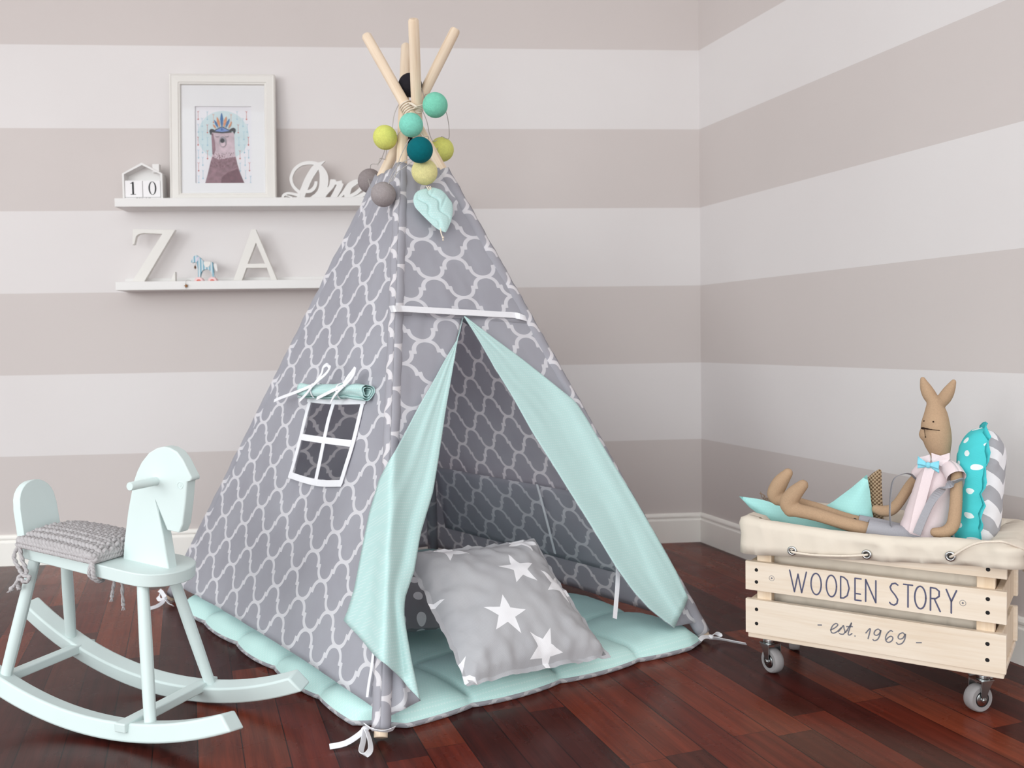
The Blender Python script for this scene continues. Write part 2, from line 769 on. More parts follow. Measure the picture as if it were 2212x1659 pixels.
def cotton_ball_mat(name, rgb):
    g = G(name)
    o = g.obj()
    c = srgb(*rgb)
    n1 = g.n('ShaderNodeTexWave', wave_type='BANDS', bands_direction='DIAGONAL')
    n1.inputs['Scale'].default_value = 160.0
    n1.inputs['Distortion'].default_value = 28.0
    n1.inputs['Detail'].default_value = 3.0
    n1.inputs['Detail Scale'].default_value = 0.4
    g.put(n1.inputs['Vector'], o)
    w = E(g, n1.outputs[1])
    n = g.noise(o, 130.0, 5.0, 0.65)
    g.base(g.ramp(w * 0.22 + n * 0.78, [(0.25, tuple(x * .84 for x in c[:3]) + (1,)), (0.8, tuple(min(1, x * 1.12) for x in c[:3]) + (1,))]), 0.85, 0.2)
    g.bump(w * 0.25 + n * 0.75, 0.35, 0.002)
    return g.m


def star_cotton_mat():
    g = G('grey_star_cotton')
    u, v = g.uv()
    stars = [(-0.050, -0.064, .052, 1.22), (0.048, 0.056, .052, 0.95), (0.018, -0.150, .046, 0.32), (-0.085, 0.165, .055, 0.7),
             (0.148, 0.010, .055, 1.5), (-0.205, 0.030, .05, 0.15), (0.128, 0.165, .05, 0.35), (-0.205, -0.160, .05, 0.5)]
    m = star_mask(g, u, v, stars)
    n = g.noise(g.comb(u, v, 0.0), 9.0, 4.0)
    grey = g.ramp(n, [(0.3, srgb(176, 175, 179)), (0.7, srgb(184, 183, 186))])
    g.base(g.mix(m, grey, srgb(242, 240, 243)), 0.9, 0.15)
    cloth_bump(g, u, v, 1500.0, 0.2)
    return g.m


def dots_mat(name, base, dot, px, py, r, stagger=True):
    g = G(name)
    u, v = g.uv()
    row = (v / py).floor()
    uu = ((u / px + row * (0.5 if stagger else 0.0)).fract() - 0.5) * px
    vv = ((v / py).fract() - 0.5) * py
    m = (uu * uu + vv * vv).sqrt().lt(r)
    n = g.noise(g.comb(u, v, 0.0), 9.0, 4.0)
    c = srgb(*base)
    b = g.ramp(n, [(0.3, tuple(k * .94 for k in c[:3]) + (1,)), (0.7, c)])
    g.base(g.mix(m, b, srgb(*dot)), 0.9, 0.15)
    cloth_bump(g, u, v, 1500.0, 0.2)
    return g.m


def chevron_mat():
    g = G('grey_chevron_cotton')
    u, v = g.uv()
    z = u.pp(0.03) * 1.1
    m = ((v + z) / 0.062).fract().lt(0.5)
    g.base(g.mix(m, srgb(240, 238, 241), srgb(174, 173, 178)), 0.9, 0.15)
    cloth_bump(g, u, v, 1500.0, 0.2)
    return g.m


def burlap_mat():
    g = G('brown_burlap')
    u, v = g.uv()
    a = (u * 700.0).sin() * (v * 700.0).sin()
    n = g.noise(g.comb(u, v, 0.0), 60.0, 3.0)
    g.base(g.ramp(a * 0.5 + 0.5, [(0.15, srgb(112, 88, 66)), (0.75, srgb(196, 170, 140))]), 0.95, 0.1)
    g.bump(a + n, 0.6, 0.004)
    return g.m


def linen_mat(name, rgb, vary=0.10):
    g = G(name)
    o = g.obj()
    c = srgb(*rgb)
    n = g.noise(o, 420.0, 2.0)
    n2 = g.noise(o, 12.0, 3.0)
    g.base(g.ramp(n * 0.6 + n2 * 0.4, [(0.3, tuple(k * (1 - vary) for k in c[:3]) + (1,)), (0.7, tuple(min(1, k * (1 + vary)) for k in c[:3]) + (1,))]), 0.92, 0.12)
    g.bump(n, 0.2, 0.001)
    return g.m


def toy_stripe_mat():
    g = G('blue_striped_paint')
    u, v = g.uv()
    m = (u / 0.0105 + 0.2).fract().lt(0.5)
    g.base(g.mix(m, srgb(206, 216, 220), srgb(122, 170, 190)), 0.5, 0.4)
    return g.m


def glass_mat():
    g = G('picture_glass')
    nt = g.nt
    t = g.n('ShaderNodeBsdfTransparent')
    gl = g.n('ShaderNodeBsdfGlossy')
    gl.inputs['Roughness'].default_value = 0.03
    fr = g.n('ShaderNodeFresnel')
    fr.inputs['IOR'].default_value = 1.45
    mx = g.n('ShaderNodeMixShader')
    nt.links.new(fr.outputs[0], mx.inputs[0])
    nt.links.new(t.outputs[0], mx.inputs[1])
    nt.links.new(gl.outputs[0], mx.inputs[2])
    nt.links.new(mx.outputs[0], nt.nodes['Material Output'].inputs[0])
    return g.m


M_WALL = wall_mat()
M_FLOOR = floor_mat()
M_CEIL = plain('white_ceiling_paint', (240, 238, 236), 0.8, 0.2, 0.01)
M_BASEB = plain('cream_baseboard_paint', (250, 246, 240), 0.4, 0.4, 0.01)
M_WHITE = plain('white_lacquer', (231, 228, 226), 0.45, 0.4, 0.01)
M_CREAM = plain('creamy_white_frame_paint', (230, 226, 221), 0.5, 0.35, 0.01)
M_CARD = plain('white_card', (244, 241, 242), 0.85, 0.2, 0.008)
M_BLACK = plain('black_print', (24, 22, 24), 0.6, 0.3, 0.0)
M_TRELLIS = trellis_mat()
M_MINTFLAP = mint_dash_mat('mint_lining_cotton', (202, 234, 231), (226, 243, 241), thin=0.12)
M_MINTMAT = mint_dash_mat('mint_quilt_cotton', (206, 243, 238), (226, 249, 245), 1.1, 0.12)
M_TAPE = plain('white_cotton_tape', (240, 239, 243), 0.9, 0.15, 0.01, 40.0, 0.1, 300.0)
M_POLE = pole_mat()
M_ROPE = plain('cream_cotton_cord', (232, 218, 202), 0.85, 0.2, 0.03, 200.0, 0.2, 500.0)
M_CABLE = plain('silver_grey_cable', (176, 170, 166), 0.45, 0.5, 0.0)
M_MINTPAINT = plain('pale_mint_paint', (213, 226, 224), 0.42, 0.4, 0.012, 8.0, 0.04, 120.0)
M_CROCHET = plain('grey_cotton_yarn', (186, 181, 182), 0.95, 0.1, 0.06, 250.0, 0.4, 700.0)
M_PINE = pine_mat('pale_pine_boards', (238, 222, 204), (226, 204, 180), 0, 0.55)
M_PINEV = pine_mat('pale_pine_posts', (234, 214, 190), (216, 188, 156), 2, 0.55)
M_CANVAS = plain('cream_canvas', (226, 214, 199), 0.92, 0.15, 0.03, 9.0, 0.25, 30.0)
M_STEEL = plain('zinc_plated_steel', (190, 192, 192), 0.22, 0.5, 0.0, metal=1.0)
M_RUBBER = plain('grey_rubber', (150, 145, 145), 0.7, 0.3, 0.02)
M_DKRUB = plain('black_plastic', (26, 24, 25), 0.5, 0.4, 0.0)
M_INK = plain('slate_blue_ink', (92, 92, 116), 0.7, 0.2, 0.0)
M_INK2 = plain('grey_ink', (120, 118, 126), 0.7, 0.2, 0.0)
M_LINEN = linen_mat('tan_linen', (182, 152, 124))
M_PINK = linen_mat('pale_pink_cotton', (236, 218, 220), 0.03)
M_BLUEBOW = linen_mat('sky_blue_cotton', (140, 214, 232), 0.05)
M_GREYCLOTH = linen_mat('grey_cotton', (168, 166, 172), 0.06)
M_GREYMEL = linen_mat('grey_melange_strap', (142, 140, 144), 0.25)
M_DARKTHREAD = plain('dark_thread', (50, 36, 30), 0.9, 0.1, 0.0)
# ------------------------------------------------------------------ the room
CORNER = V((0.7239, 3.5413, 0))
AB, AR = 3.2232, -1.2357
DL = V((math.cos(AB), math.sin(AB), 0))         # along the back wall to the left
DR = V((math.cos(AR), math.sin(AR), 0))         # along the right wall towards the camera
NB = V((-DL.y, DL.x, 0))
if NB.y > 0:
    NB = -NB                                    # back wall's normal into the room
NR = V((-DR.y, DR.x, 0))
if NR.x > 0:
    NR = -NR
HC = 2.7
LEFT_END = CORNER + DL * 5.6
RIGHT_END = CORNER + DR * 7.6


def wall_slab(name, a, b, out, mat=None, h=HC):
    m = MB()
    t = out * 0.12
    m.hexa([a, b, b + t, a + t, a + V((0, 0, h)), b + V((0, 0, h)), b + t + V((0, 0, h)), a + t + V((0, 0, h))])
    o = m.build(name, mat or M_WALL)
    o['kind'] = 'structure'
    return o


wall_slab('wall_back', CORNER - DL * 0.1, LEFT_END - DL * -0.15, -NB)
wall_slab('wall_right', CORNER, RIGHT_END, -NR)
m = MB()
fl = [LEFT_END + V((-0.1, 0.1, 0)), LEFT_END + V((-0.1, -7.2, 0)), V((3.4, -3.8, 0)), CORNER + V((2.7, 0.2, 0)), CORNER + V((0.1, 0.15, 0))]
m.prism([(p.x, p.y) for p in fl], lambda x, y, d: V((x, y, -d)), 0.1)
o = m.build('floor', M_FLOOR)
o['kind'] = 'structure'
m = MB()
cl = [LEFT_END + V((-0.1, 0.1, 0)), V((LEFT_END.x, 0.9, 0)), V((2.2, 0.9, 0)), CORNER + V((0.2, 0.15, 0))]
m.prism([(p.x, p.y) for p in cl], lambda x, y, d: V((x, y, HC + d)), 0.1)
o = m.build('ceiling', M_CEIL)
o['kind'] = 'structure'


def baseboard(name, a, b, n):
    prof = [(0, 0), (0.014, 0), (0.014, 0.083), (0.0135, 0.086), (0.010, 0.089), (0.0095, 0.094), (0.0125, 0.098), (0.0125, 0.103), (0.009, 0.109), (0.004, 0.112), (0, 0.112)]
    m = MB()
    k = len(prof)
    vs = [a + n * x + V((0, 0, z)) for x, z in prof] + [b + n * x + V((0, 0, z)) for x, z in prof]
    m.add(vs, [(i, i + 1, k + i + 1, k + i) for i in range(k - 1)] + [tuple(range(k))[::-1], tuple(range(k, 2 * k))])
    o = m.build(name, M_BASEB)
    o['kind'] = 'structure'


baseboard('baseboard_back', CORNER + DL * 0.0, LEFT_END, NB)
baseboard('baseboard_right', CORNER + DR * 0.0, RIGHT_END, NR)

# ------------------------------------------------------------------ picture ledges and what stands on them


def wp(a, o, z):
    """point by the back wall: a metres along it (negative = left of the corner), o out from it, z up"""
    return CORNER - DL * a + NB * o + V((0, 0, z))


def wl(px, py, o):
    q = onplane(px, py, CORNER + NB * o, NB) - CORNER
    return (-q.dot(DL), q.z)


def ledge(a0, a1, z, label):
    prof = [(0, 0), (0.118, 0), (0.118, 0.030), (0.106, 0.030), (0.106, 0.011), (0.014, 0.011), (0.014, 0.050), (0, 0.050)]
    t = thing('picture_ledge', label, 'shelf', wp(a0, 0, z), 'white picture ledges on the back wall')
    parts = [('shelf_board', (0.014, 0.106), (0, 0.012)), ('front_lip', (0.106, 0.118), (0, 0.030)), ('back_rail', (0, 0.014), (0, 0.048))]
    for nme, (o0, o1), (z0, z1) in parts:
        m = MB()
        m.hexa([wp(a0, o1, z + z0), wp(a1, o1, z + z0), wp(a1, o0, z + z0), wp(a0, o0, z + z0), wp(a0, o1, z + z1), wp(a1, o1, z + z1), wp(a1, o0, z + z1), wp(a0, o0, z + z1)])
        m.build(nme, M_WHITE, t, bevel=0.0012)
    return t


ZU = 1.274
ZLO = 0.984
ledge(-2.114, -0.964, ZU, 'upper white picture ledge holding the framed print')
ledge(-2.121, -0.971, ZLO, 'lower white picture ledge holding the letters Z and A')
FU, FLO = ZU + 0.012, ZLO + 0.012

# framed print, leaning
FA0, FA1, FZ0, FZ1 = -1.934, -1.566, FU, 1.752
fa = (FA0 + FA1) / 2
FW, FH = FA1 - FA0, FZ1 - FZ0
tilt = math.atan2(0.042, FH)
fM = Matrix((( -DL.x, -NB.x, 0, 0), (-DL.y, -NB.y, 0, 0), (0, 0, 1, 0), (0, 0, 0, 1)))
fM.translation = wp(fa, 0.083, FU + .0036)
fM = fM @ Matrix.Rotation(-tilt, 4, 'X')       # local: x right, y into the wall, z up
fr_t = thing('framed_print', 'creamy white framed bear print leaning on the upper ledge', 'picture', fM)
m = MB()
# frame profile mitred round: (inset, depth toward viewer (negative y))
prof = [(0, 0.022), (0, -0.001), (0.004, -0.004), (0.008, -0.002), (0.030, -0.004), (0.032, -0.001), (0.036, -0.001), (0.038, 0.004), (0.039, 0.022)]
hw = FW / 2
vs, fs = [], []
for (i, y) in prof:
    vs += [V((-hw + i, y, i)), V((hw - i, y, i)), V((hw - i, y, FH - i)), V((-hw + i, y, FH - i))]
for k in range(len(prof)):
    k2 = (k + 1) % len(prof)
    for c in range(4):
        c2 = (c + 1) % 4
        fs.append((4 * k + c, 4 * k + c2, 4 * k2 + c2, 4 * k2 + c))
m.add(vs, fs)
m.build('frame_moulding', M_CREAM, fr_t, world=False)
mw, mh0, mh1 = 0.0985, 0.075, 0.352            # window of the mount
m = MB()
m.prism([[(-hw + .036, .036), (hw - .036, .036), (hw - .036, FH - .036), (-hw + .036, FH - .036)],
         [(-mw, mh0), (-mw, mh1), (mw, mh1), (mw, mh0)]], lambda x, y, d: V((x, 0.008 + d, y)), 0.0035)
m.build('mount', M_CARD, fr_t, world=False)
m = MB()
m.box((-hw + .037, 0.0045, .037), (hw - .037, 0.006, FH - .037))
m.build('glass_pane', glass_mat(), fr_t, world=False)
m = MB()
m.box((-hw + .03, 0.016, .03), (hw - .03, 0.020, FH - .03))
m.build('backing_board', M_CARD, fr_t, world=False)

# the print: paper, pale disc, little arrows, bear with a feather headband
PRM = [plain('print_paper', (242, 238, 242), .8, .2, 0), plain('print_pale_teal', (214, 228, 231), .8, .2, .02, 30), plain('print_rose', (214, 190, 198), .8, .2, .10, 40),
       plain('print_mauve', (150, 112, 122), .8, .2, .14, 70), plain('print_black', (48, 42, 50), .8, .2, 0), plain('print_blue', (62, 112, 168), .8, .2, .12, 150),
       plain('print_orange', (226, 150, 108), .8, .2, .10, 150), plain('print_red', (206, 96, 84), .8, .2, 0), plain('print_sky', (172, 205, 220), .8, .2, 0),
       plain('print_grey', (160, 150, 158), .8, .2, .05, 60), plain('print_periwinkle', (120, 146, 204), .8, .2, .12, 160), plain('print_plum', (118, 74, 86), .8, .2, .12, 90)]
m = MB()
lay = [0.0]


def art(poly, mi, lift=True):
    """polygon in the zoomed picture's pixels (x 155..1160, y 110..1515)"""
    if lift:
        lay[0] += 0.00022
    pts = [((x - 657) / 1005 * 2 * mw, mh0 + (1515 - y) / 1400 * (mh1 - mh0)) for x, y in poly]
    tr = tessellate_polygon([[V((a, b, 0)) for a, b in pts]])
    m.m = mi
    m.add([V((a, 0.0145 - lay[0], b)) for a, b in pts], [tuple(t) for t in tr])
    m.m = 0


def disc(cx, cy, rx, ry, n=40):
    return [(cx + rx * math.cos(2 * PI * i / n), cy + ry * math.sin(2 * PI * i / n)) for i in range(n)]


art([(150, 105), (1165, 105), (1165, 1520), (150, 1520)], 0)
art(disc(650, 640, 455, 450, 60), 1)


def arrow(x, y, mi, L=140):
    def art_(p, k):
        art(p, k, False)
    art_([(x - 3, y), (x + 3, y), (x + 3, y + L), (x - 3, y + L)], mi)
    art_([(x - 20, y - 12), (x - 16, y - 16), (x + 3, y + 8), (x - 3, y + 10)], mi)
    art_([(x + 20, y - 12), (x + 16, y - 16), (x - 3, y + 8), (x + 3, y + 10)], mi)
    art_([(x - 18, y + L - 8), (x, y + L - 14), (x + 18, y + L - 8), (x, y + L + 16)], mi)


lay[0] += 0.00022
for x, y, mi in [(205, 205, 7), (200, 675, 7), (205, 1145, 7), (205, 440, 8), (205, 910, 8), (368, 210, 8), (368, 450, 7), (368, 680, 8), (365, 925, 7), (275, 335, 8), (278, 575, 8),
                 (278, 815, 8), (280, 1045, 8), (282, 1285, 8), (1070, 205, 7), (1098, 675, 7), (1112, 1145, 7), (1080, 440, 8), (1100, 910, 8), (1130, 1390, 8), (900, 205, 8), (918, 450, 7), (928, 680, 8),
                 (945, 925, 7), (1005, 335, 8), (1018, 575, 8), (1025, 815, 8), (1035, 1045, 8), (1042, 1285, 8), (478, 262, 6), (792, 262, 6), (205, 1385, 8), (945, 1150, 8)]:
    arrow(x, y, mi, 120 if y > 1350 else 140)
art([(440, 600), (455, 580), (840, 580), (846, 640), (850, 780), (856, 900), (862, 1010), (900, 1180), (960, 1370), (1018, 1512), (320, 1512), (370, 1330), (420, 1120), (452, 980), (446, 800), (436, 680)], 2)
art([(440, 610), (470, 600), (500, 760), (510, 900), (480, 1000), (452, 980), (446, 800)], 3)
art([(452, 1030), (560, 1080), (700, 1060), (868, 1030), (900, 1180), (960, 1370), (1018, 1512), (320, 1512), (370, 1330), (420, 1120)], 3)
art([(600, 1512), (620, 1400), (720, 1320), (900, 1250), (960, 1370), (1018, 1512)], 11)
rr = random.Random(3)
lay[0] += 0.00022
for i in range(150):
    y = rr.uniform(960, 1250)
    w = 200 + max(0, y - 1010) * 0.26
    x = 655 + rr.uniform(-w, w)
    art([(x - 4, y - 9), (x + 4, y - 9), (x + 4, y + 9), (x - 4, y + 9)], 11, False)
for sx in (0, 1):
    e = [(430, 640), (404, 580), (408, 540), (440, 520), (480, 530), (520, 560), (500, 590), (455, 585)]
    art([(1278 - x, y - 20) if sx else (x, y) for x, y in e], 4)
for bx, by, tx, ty, w, mi in [(628, 490, 624, 222, 27, 5), (590, 490, 540, 300, 24, 6), (660, 490, 712, 288, 24, 6), (560, 500, 492, 355, 20, 5), (695, 500, 768, 332, 20, 5), (525, 520, 468, 435, 15, 6), (745, 515, 806, 395, 17, 6)]:
    d = V((tx - bx, ty - by))
    nn = V((-d.y, d.x)).normalized() * w
    q = [V((bx, by)) + d * f + nn * s for f, s in ((0, .15), (.25, .75), (.55, 1.0), (.85, .5), (1, 0), (.85, -.5), (.55, -1.0), (.25, -.75), (0, -.15))]
    art([(p.x, p.y) for p in q], mi)
art([(468, 590), (480, 555), (610, 488), (650, 486), (790, 555), (800, 590), (640, 604)], 4)
art([(500, 565), (615, 500), (645, 500), (770, 562), (640, 582)], 10)
art(disc(628, 535, 18, 26), 5)
art(disc(643, 760, 62, 98), 9)
art(disc(644, 800, 46, 50), 2)
art(disc(637, 742, 40, 42), 4)
for cx in (545, 715):
    art([(cx - 45, 650), (cx - 20, 668), (cx + 20, 668), (cx + 45, 646), (cx + 22, 676), (cx - 20, 676)], 4)
m.build('art_print', PRM, fr_t, world=False, recalc=False)

# house-shaped perpetual calendar
hM = fM.copy()
hM = Matrix(((-DL.x, -NB.x, 0, 0), (-DL.y, -NB.y, 0, 0), (0, 0, 1, 0), (0, 0, 0, 1)))
hM.translation = wp(-2.027, 0.085, FU + .0008)
ht = thing('house_calendar', 'small white house-shaped wooden calendar frame on the upper ledge', 'calendar', hM)
y0h = 0.0
m = MB()
W2, EV, RG = 0.069, 0.108, 0.146
m.prism([[(-W2, 0), (W2, 0), (W2, EV), (0, RG), (-W2, EV)],
         [(-W2 + .007, .007), (-W2 + .007, EV - .003), (0, RG - .009), (W2 - .007, EV - .003), (W2 - .007, .007)]], lambda x, y, d: V((x, d, y)), 0.05)
m.build('house_shell', M_WHITE, ht, world=False, bevel=0.0006)
m = MB()
m.prism([(0.034, 0.112), (0.057, 0.112), (0.057, 0.142), (0.034, 0.142)], lambda x, y, d: V((x, 0.006 + d, y)), 0.022)
m.build('chimney', M_WHITE, ht, world=False, bevel=0.0006)
m = MB()
m.prism([(-W2 + .006, .006), (W2 - .006, .006), (W2 - .006, EV - .002), (0, RG - .008), (-W2 + .006, EV - .002)], lambda x, y, d: V((x, 0.044 + d, y)), 0.004)
m.build('back_panel', M_WHITE, ht, world=False)


def calpoint(x, y, z):
    return hM @ V((x, y, z))


def strip(mb, poly, yy, frm, dep=0.0004):
    mb.prism(poly, lambda x, y, d: frm(x, yy - d, y), dep)


m = MB()
m.hexa([calpoint(x, y, z) for x, y, z in [(-.061, .001, .0075), (.061, .001, .0075), (.061, .012, .0075), (-.061, .012, .0075), (-.061, .001, .0245), (.061, .001, .0245), (.061, .012, .0245), (-.061, .012, .0245)]])
mon = m.build('month_bar', M_CARD, loc=calpoint(0, 0.001, .0075), bevel=0.0005)
tag(mon, 'thin white month bar reading JUNE at the bottom of the house calendar', 'calendar bar')
m = MB()
letters = {'J': [[(.55, 1), (.55, .2), (.35, 0), (.1, .1), (.1, .3)], [(.3, 1), (.8, 1)]], 'U': [[(.15, 1), (.15, .25), (.4, 0), (.7, .15), (.75, 1)], [(0, 1), (.3, 1)], [(.6, 1), (.9, 1)]],
           'N': [[(.15, 0), (.15, 1), (.75, 0), (.75, 1)], [(0, 0), (.3, 0)], [(.6, 1), (.9, 1)]], 'E': [[(.75, 1), (.2, 1), (.2, 0), (.8, 0)], [(.2, .5), (.6, .5)], [(.8, 0), (.8, .2)], [(.75, 1), (.75, .8)]]}
x = -.027
for ch in 'JUNE':
    for st in letters[ch]:
        strip(m, m.band([(x + p[0] * .013, .009 + p[1] * .0135) for p in st], 0.0007, None, 0), 0.001, calpoint)
    x += .0145
m.build('lettering', M_BLACK, mon)
XF_keep = None
for nme, x0, dig in (('number_block', -.061, '1'), ('number_block', .0005, '0')):
    m = MB()
    z0, s = .0255, .0595
    cn = [(x0, .002, z0), (x0 + s, .002, z0), (x0 + s, .042, z0), (x0, .042, z0)]
    m.hexa([calpoint(*c) for c in cn] + [calpoint(c[0], c[1], c[2] + s * .98) for c in cn])
    b = m.build(nme, M_CARD, loc=calpoint(x0 + s / 2, .002, z0), bevel=0.001)
    tag(b, 'white wooden date block showing a black numeral one, left in the house calendar' if dig == '1' else 'white wooden date block showing a black numeral zero, right in the house calendar', 'number block')
    m = MB()
    cx, cz = x0 + s / 2 - (.002 if dig == '1' else -.003), z0 + s / 2 + .0015
    if dig == '1':
        strip(m, [(cx - .003, cz - .021), (cx + .003, cz - .021), (cx + .003, cz + .022), (cx - .001, cz + .022), (cx - .009, cz + .017), (cx - .009, cz + .0155), (cx - .003, cz + .017)], .0019, calpoint)
        strip(m, [(cx - .009, cz - .0225), (cx + .009, cz - .0225), (cx + .009, cz - .0205), (cx - .009, cz - .0205)], .0019, calpoint)
    else:
        o_ = [(cx + .0135 * math.cos(a), cz + .0235 * math.sin(a)) for a in [2 * PI * i / 40 for i in range(40)]]
        i_ = [(cx + .0085 * math.cos(a), cz + .0220 * math.sin(a)) for a in [2 * PI * i / 40 for i in range(40)]][::-1]
        m.prism([o_, i_], lambda x, y, d: calpoint(x, .0019 - d, y), .0004)
    m.build('numeral', M_BLACK, b)

# script word ornament (the rest of it is hidden by the tent)
O_W = 0.075


def dre(zx, zy):
    return wl(590 + zx * .10398, 330 + zy * .10398, O_W)


m = MB()
strokes = [
    ([(1075, 172), (1000, 215), (930, 260), (860, 340), (780, 460), (710, 590), (650, 740), (600, 850), (560, 960), (545, 1010)], [6, 28, 55, 72, 72, 72, 72, 72, 78, 80]),
    ([(960, 262), (890, 225), (800, 210), (690, 212), (560, 250), (445, 345), (390, 450), (370, 540), (395, 650), (450, 735), (540, 815), (600, 850)], [40, 36, 36, 36, 33, 32, 30, 30, 30, 30, 32, 30]),
    ([(900, 250), (985, 320), (1040, 430), (1055, 540), (1050, 660), (1015, 780), (930, 880), (820, 950), (760, 1010)], [50, 55, 78, 90, 90, 84, 66, 52, 60]),
    ([(887, 592), (885, 650), (850, 730), (780, 790), (690, 810), (630, 800)], [30, 32, 36, 36, 28, 24]),
    ([(560, 880), (470, 868), (380, 848), (290, 845), (215, 885), (195, 960), (230, 1010)], [38, 30, 26, 26, 26, 26, 30]),
    ([(400, 930), (330, 905), (260, 890)], [16, 12, 10]),
    ([(1000, 960), (1080, 850), (1150, 770), (1215, 690), (1240, 600), (1245, 555)], [55, 46, 46, 52, 62, 50]),
    ([(1230, 600), (1310, 630), (1380, 625), (1430, 615)], [60, 36, 40, 40]),
    ([(1410, 625), (1360, 740), (1300, 850), (1240, 960), (1220, 1010)], [60, 66, 62, 62, 62]),
    ([(1300, 1000), (1400, 905), (1490, 800), (1580, 700), (1660, 640), (1750, 600), (1840, 620), (1860, 690), (1800, 770), (1720, 840), (1600, 900)], [30, 30, 40, 60, 60, 46, 40, 34, 36, 38, 30]),
    ([(1600, 690), (1550, 800), (1540, 900), (1620, 965), (1750, 930), (1900, 850), (1990, 780)], [50, 62, 60, 50, 46, 40, 36]),
    ([(480, 985), (1000, 985), (1600, 985)], [30, 30, 30])]
for k, (pts, wd) in enumerate(strokes):
    sm = smooth_curve([V((p[0], p[1])) for p in pts], 6)
    ww = smooth_curve([V((w, 0)) for w in wd], 6)
    poly = m.band([(p.x, p.y) for p in sm], [w.x for w in ww], None, 0)
    poly = [(p.x, p.y) for p in poly]
    zoff = 0.00025 * k
    pl = []
    for p in poly:
        a, z = dre(p[0], p[1])
        pl.append((a, max(z, FU + .0010)))
    m.prism(pl, lambda x, y, d, zoff=zoff: wp(x, O_W + zoff - d, y), 0.012)
o = m.build('word_ornament', M_WHITE, loc=wp(-1.4, O_W, FU))
tag(o, 'white cut-out script word beginning Dre on the upper ledge, partly behind the tent', 'ornament')

# letters on the lower ledge
O_L = 0.07


def low(zx, zy):
    return wl(250 + zx * .16727, 480 + zy * .16727, O_L)


def letter(name, loops, label):
    m = MB()
    L = []
    for lp in loops:
        q = []
        for p in lp:
            a, z = low(*p)
            q.append((a, max(z, FLO + .0008)))
        L.append(q)
    m.prism(L, lambda x, y, d: wp(x, O_L - d, y), 0.022)
    o = m.build(name, M_CREAM, loc=wp(L[0][0][0], O_L, FLO), bevel=0.0008)
    tag(o, label, 'letter', 'white wooden letters on the lower ledge')


Zl = [(222, 88), (768, 96), (725, 168), (348, 800), (590, 800), (665, 785), (712, 745), (748, 655), (768, 640), (772, 845), (190, 845), (205, 775), (600, 150), (360, 142), (300, 152), (262, 182), (240, 282), (214, 292)]
letter('letter_z', [Zl], 'large white wooden letter Z on the lower ledge')
Al = [(1752, 90), (1806, 90), (2090, 760), (2125, 845), (2045, 845), (2012, 762), (1952, 590), (1688, 590), (1625, 762), (1596, 845), (1480, 845), (1515, 760)]
letter('letter_a', [Al, [(1810, 266), (1704, 537), (1926, 533)]], 'large white wooden letter A on the lower ledge')

# little pull-along horse
O_T = 0.072
XH0 = low(1150, 800)
M_TOY = toy_stripe_mat()
tloc = wp(low(1170, 760)[0], O_T, FLO)
tt = thing('toy_horse', 'tiny blue striped wooden pull-along horse between the letters Z and A', 'toy horse', tloc)


def tz(zx, zy):
    return wl(390 + zx * .06631, 530 + zy * .06631, O_T)


def toyprism(name, pts, mat, o0, dep, parent=None, bev=0.0006, n=0):
    m = MB()
    q = [tz(*p) for p in pts]
    if n:
        q = [(p.x, p.y) for p in smooth_curve([V(p) for p in q], n, True)]
    m.prism(q, lambda x, y, d: wp(x, o0 - d, y), dep)
    return m.build(name, mat, parent or tt, bevel=bev)


toyprism('body', [(370, 560), (365, 520), (440, 370), (520, 315), (570, 345), (630, 390), (700, 450), (760, 525), (860, 540), (980, 525), (1040, 545), (1068, 600), (1080, 780), (1130, 1060), (1070, 1075), (1035, 930),
                  (990, 840), (920, 795), (850, 785), (770, 805), (710, 850), (670, 940), (655, 1080), (585, 1080), (585, 800), (560, 640), (540, 560), (470, 560), (400, 580)], M_TOY, O_T + .008, .016)
toyprism('saddle', [(770, 535), (1000, 530), (995, 610), (960, 690), (880, 728), (805, 690), (770, 610)], M_CREAM, O_T + .0092, .0184)
toyprism('tail', [(1075, 620), (1130, 585), (1185, 610), (1205, 720), (1215, 850), (1180, 850), (1110, 770), (1085, 700)], M_WHITE, O_T + .004, .008)
toyprism('bridle', [(575, 365), (640, 400), (560, 540), (495, 545)], plain('lilac_ribbon', (214, 208, 222), .8, .2, 0), O_T + .0088, .0176)
M_BRASS = plain('antique_brass', (96, 62, 34), 0.35, 0.5, 0.0, metal=0.9)
a, z = tz(507, 720)
m = MB()
m.lathe([(0.0001, .0055), (.0022, .005), (.0028, .0015), (.0042, -.003), (.0042, -.0035), (.0001, -.0035)], wp(a, O_T + .013, z), (0, 0, 1), 14)
m.sphere(wp(a, O_T + .013, z - .0055), .002, 10, 6)
m.build('bell', M_BRASS, tt, smooth=40)
m = MB()
m.tube([wp(*((lambda q: (q[0], O_T + .009, q[1]))(tz(550, 560)))), wp(a, O_T + .013, z + .005)], .0004, 6)
m.build('bell_cord', M_DARKTHREAD, tt)
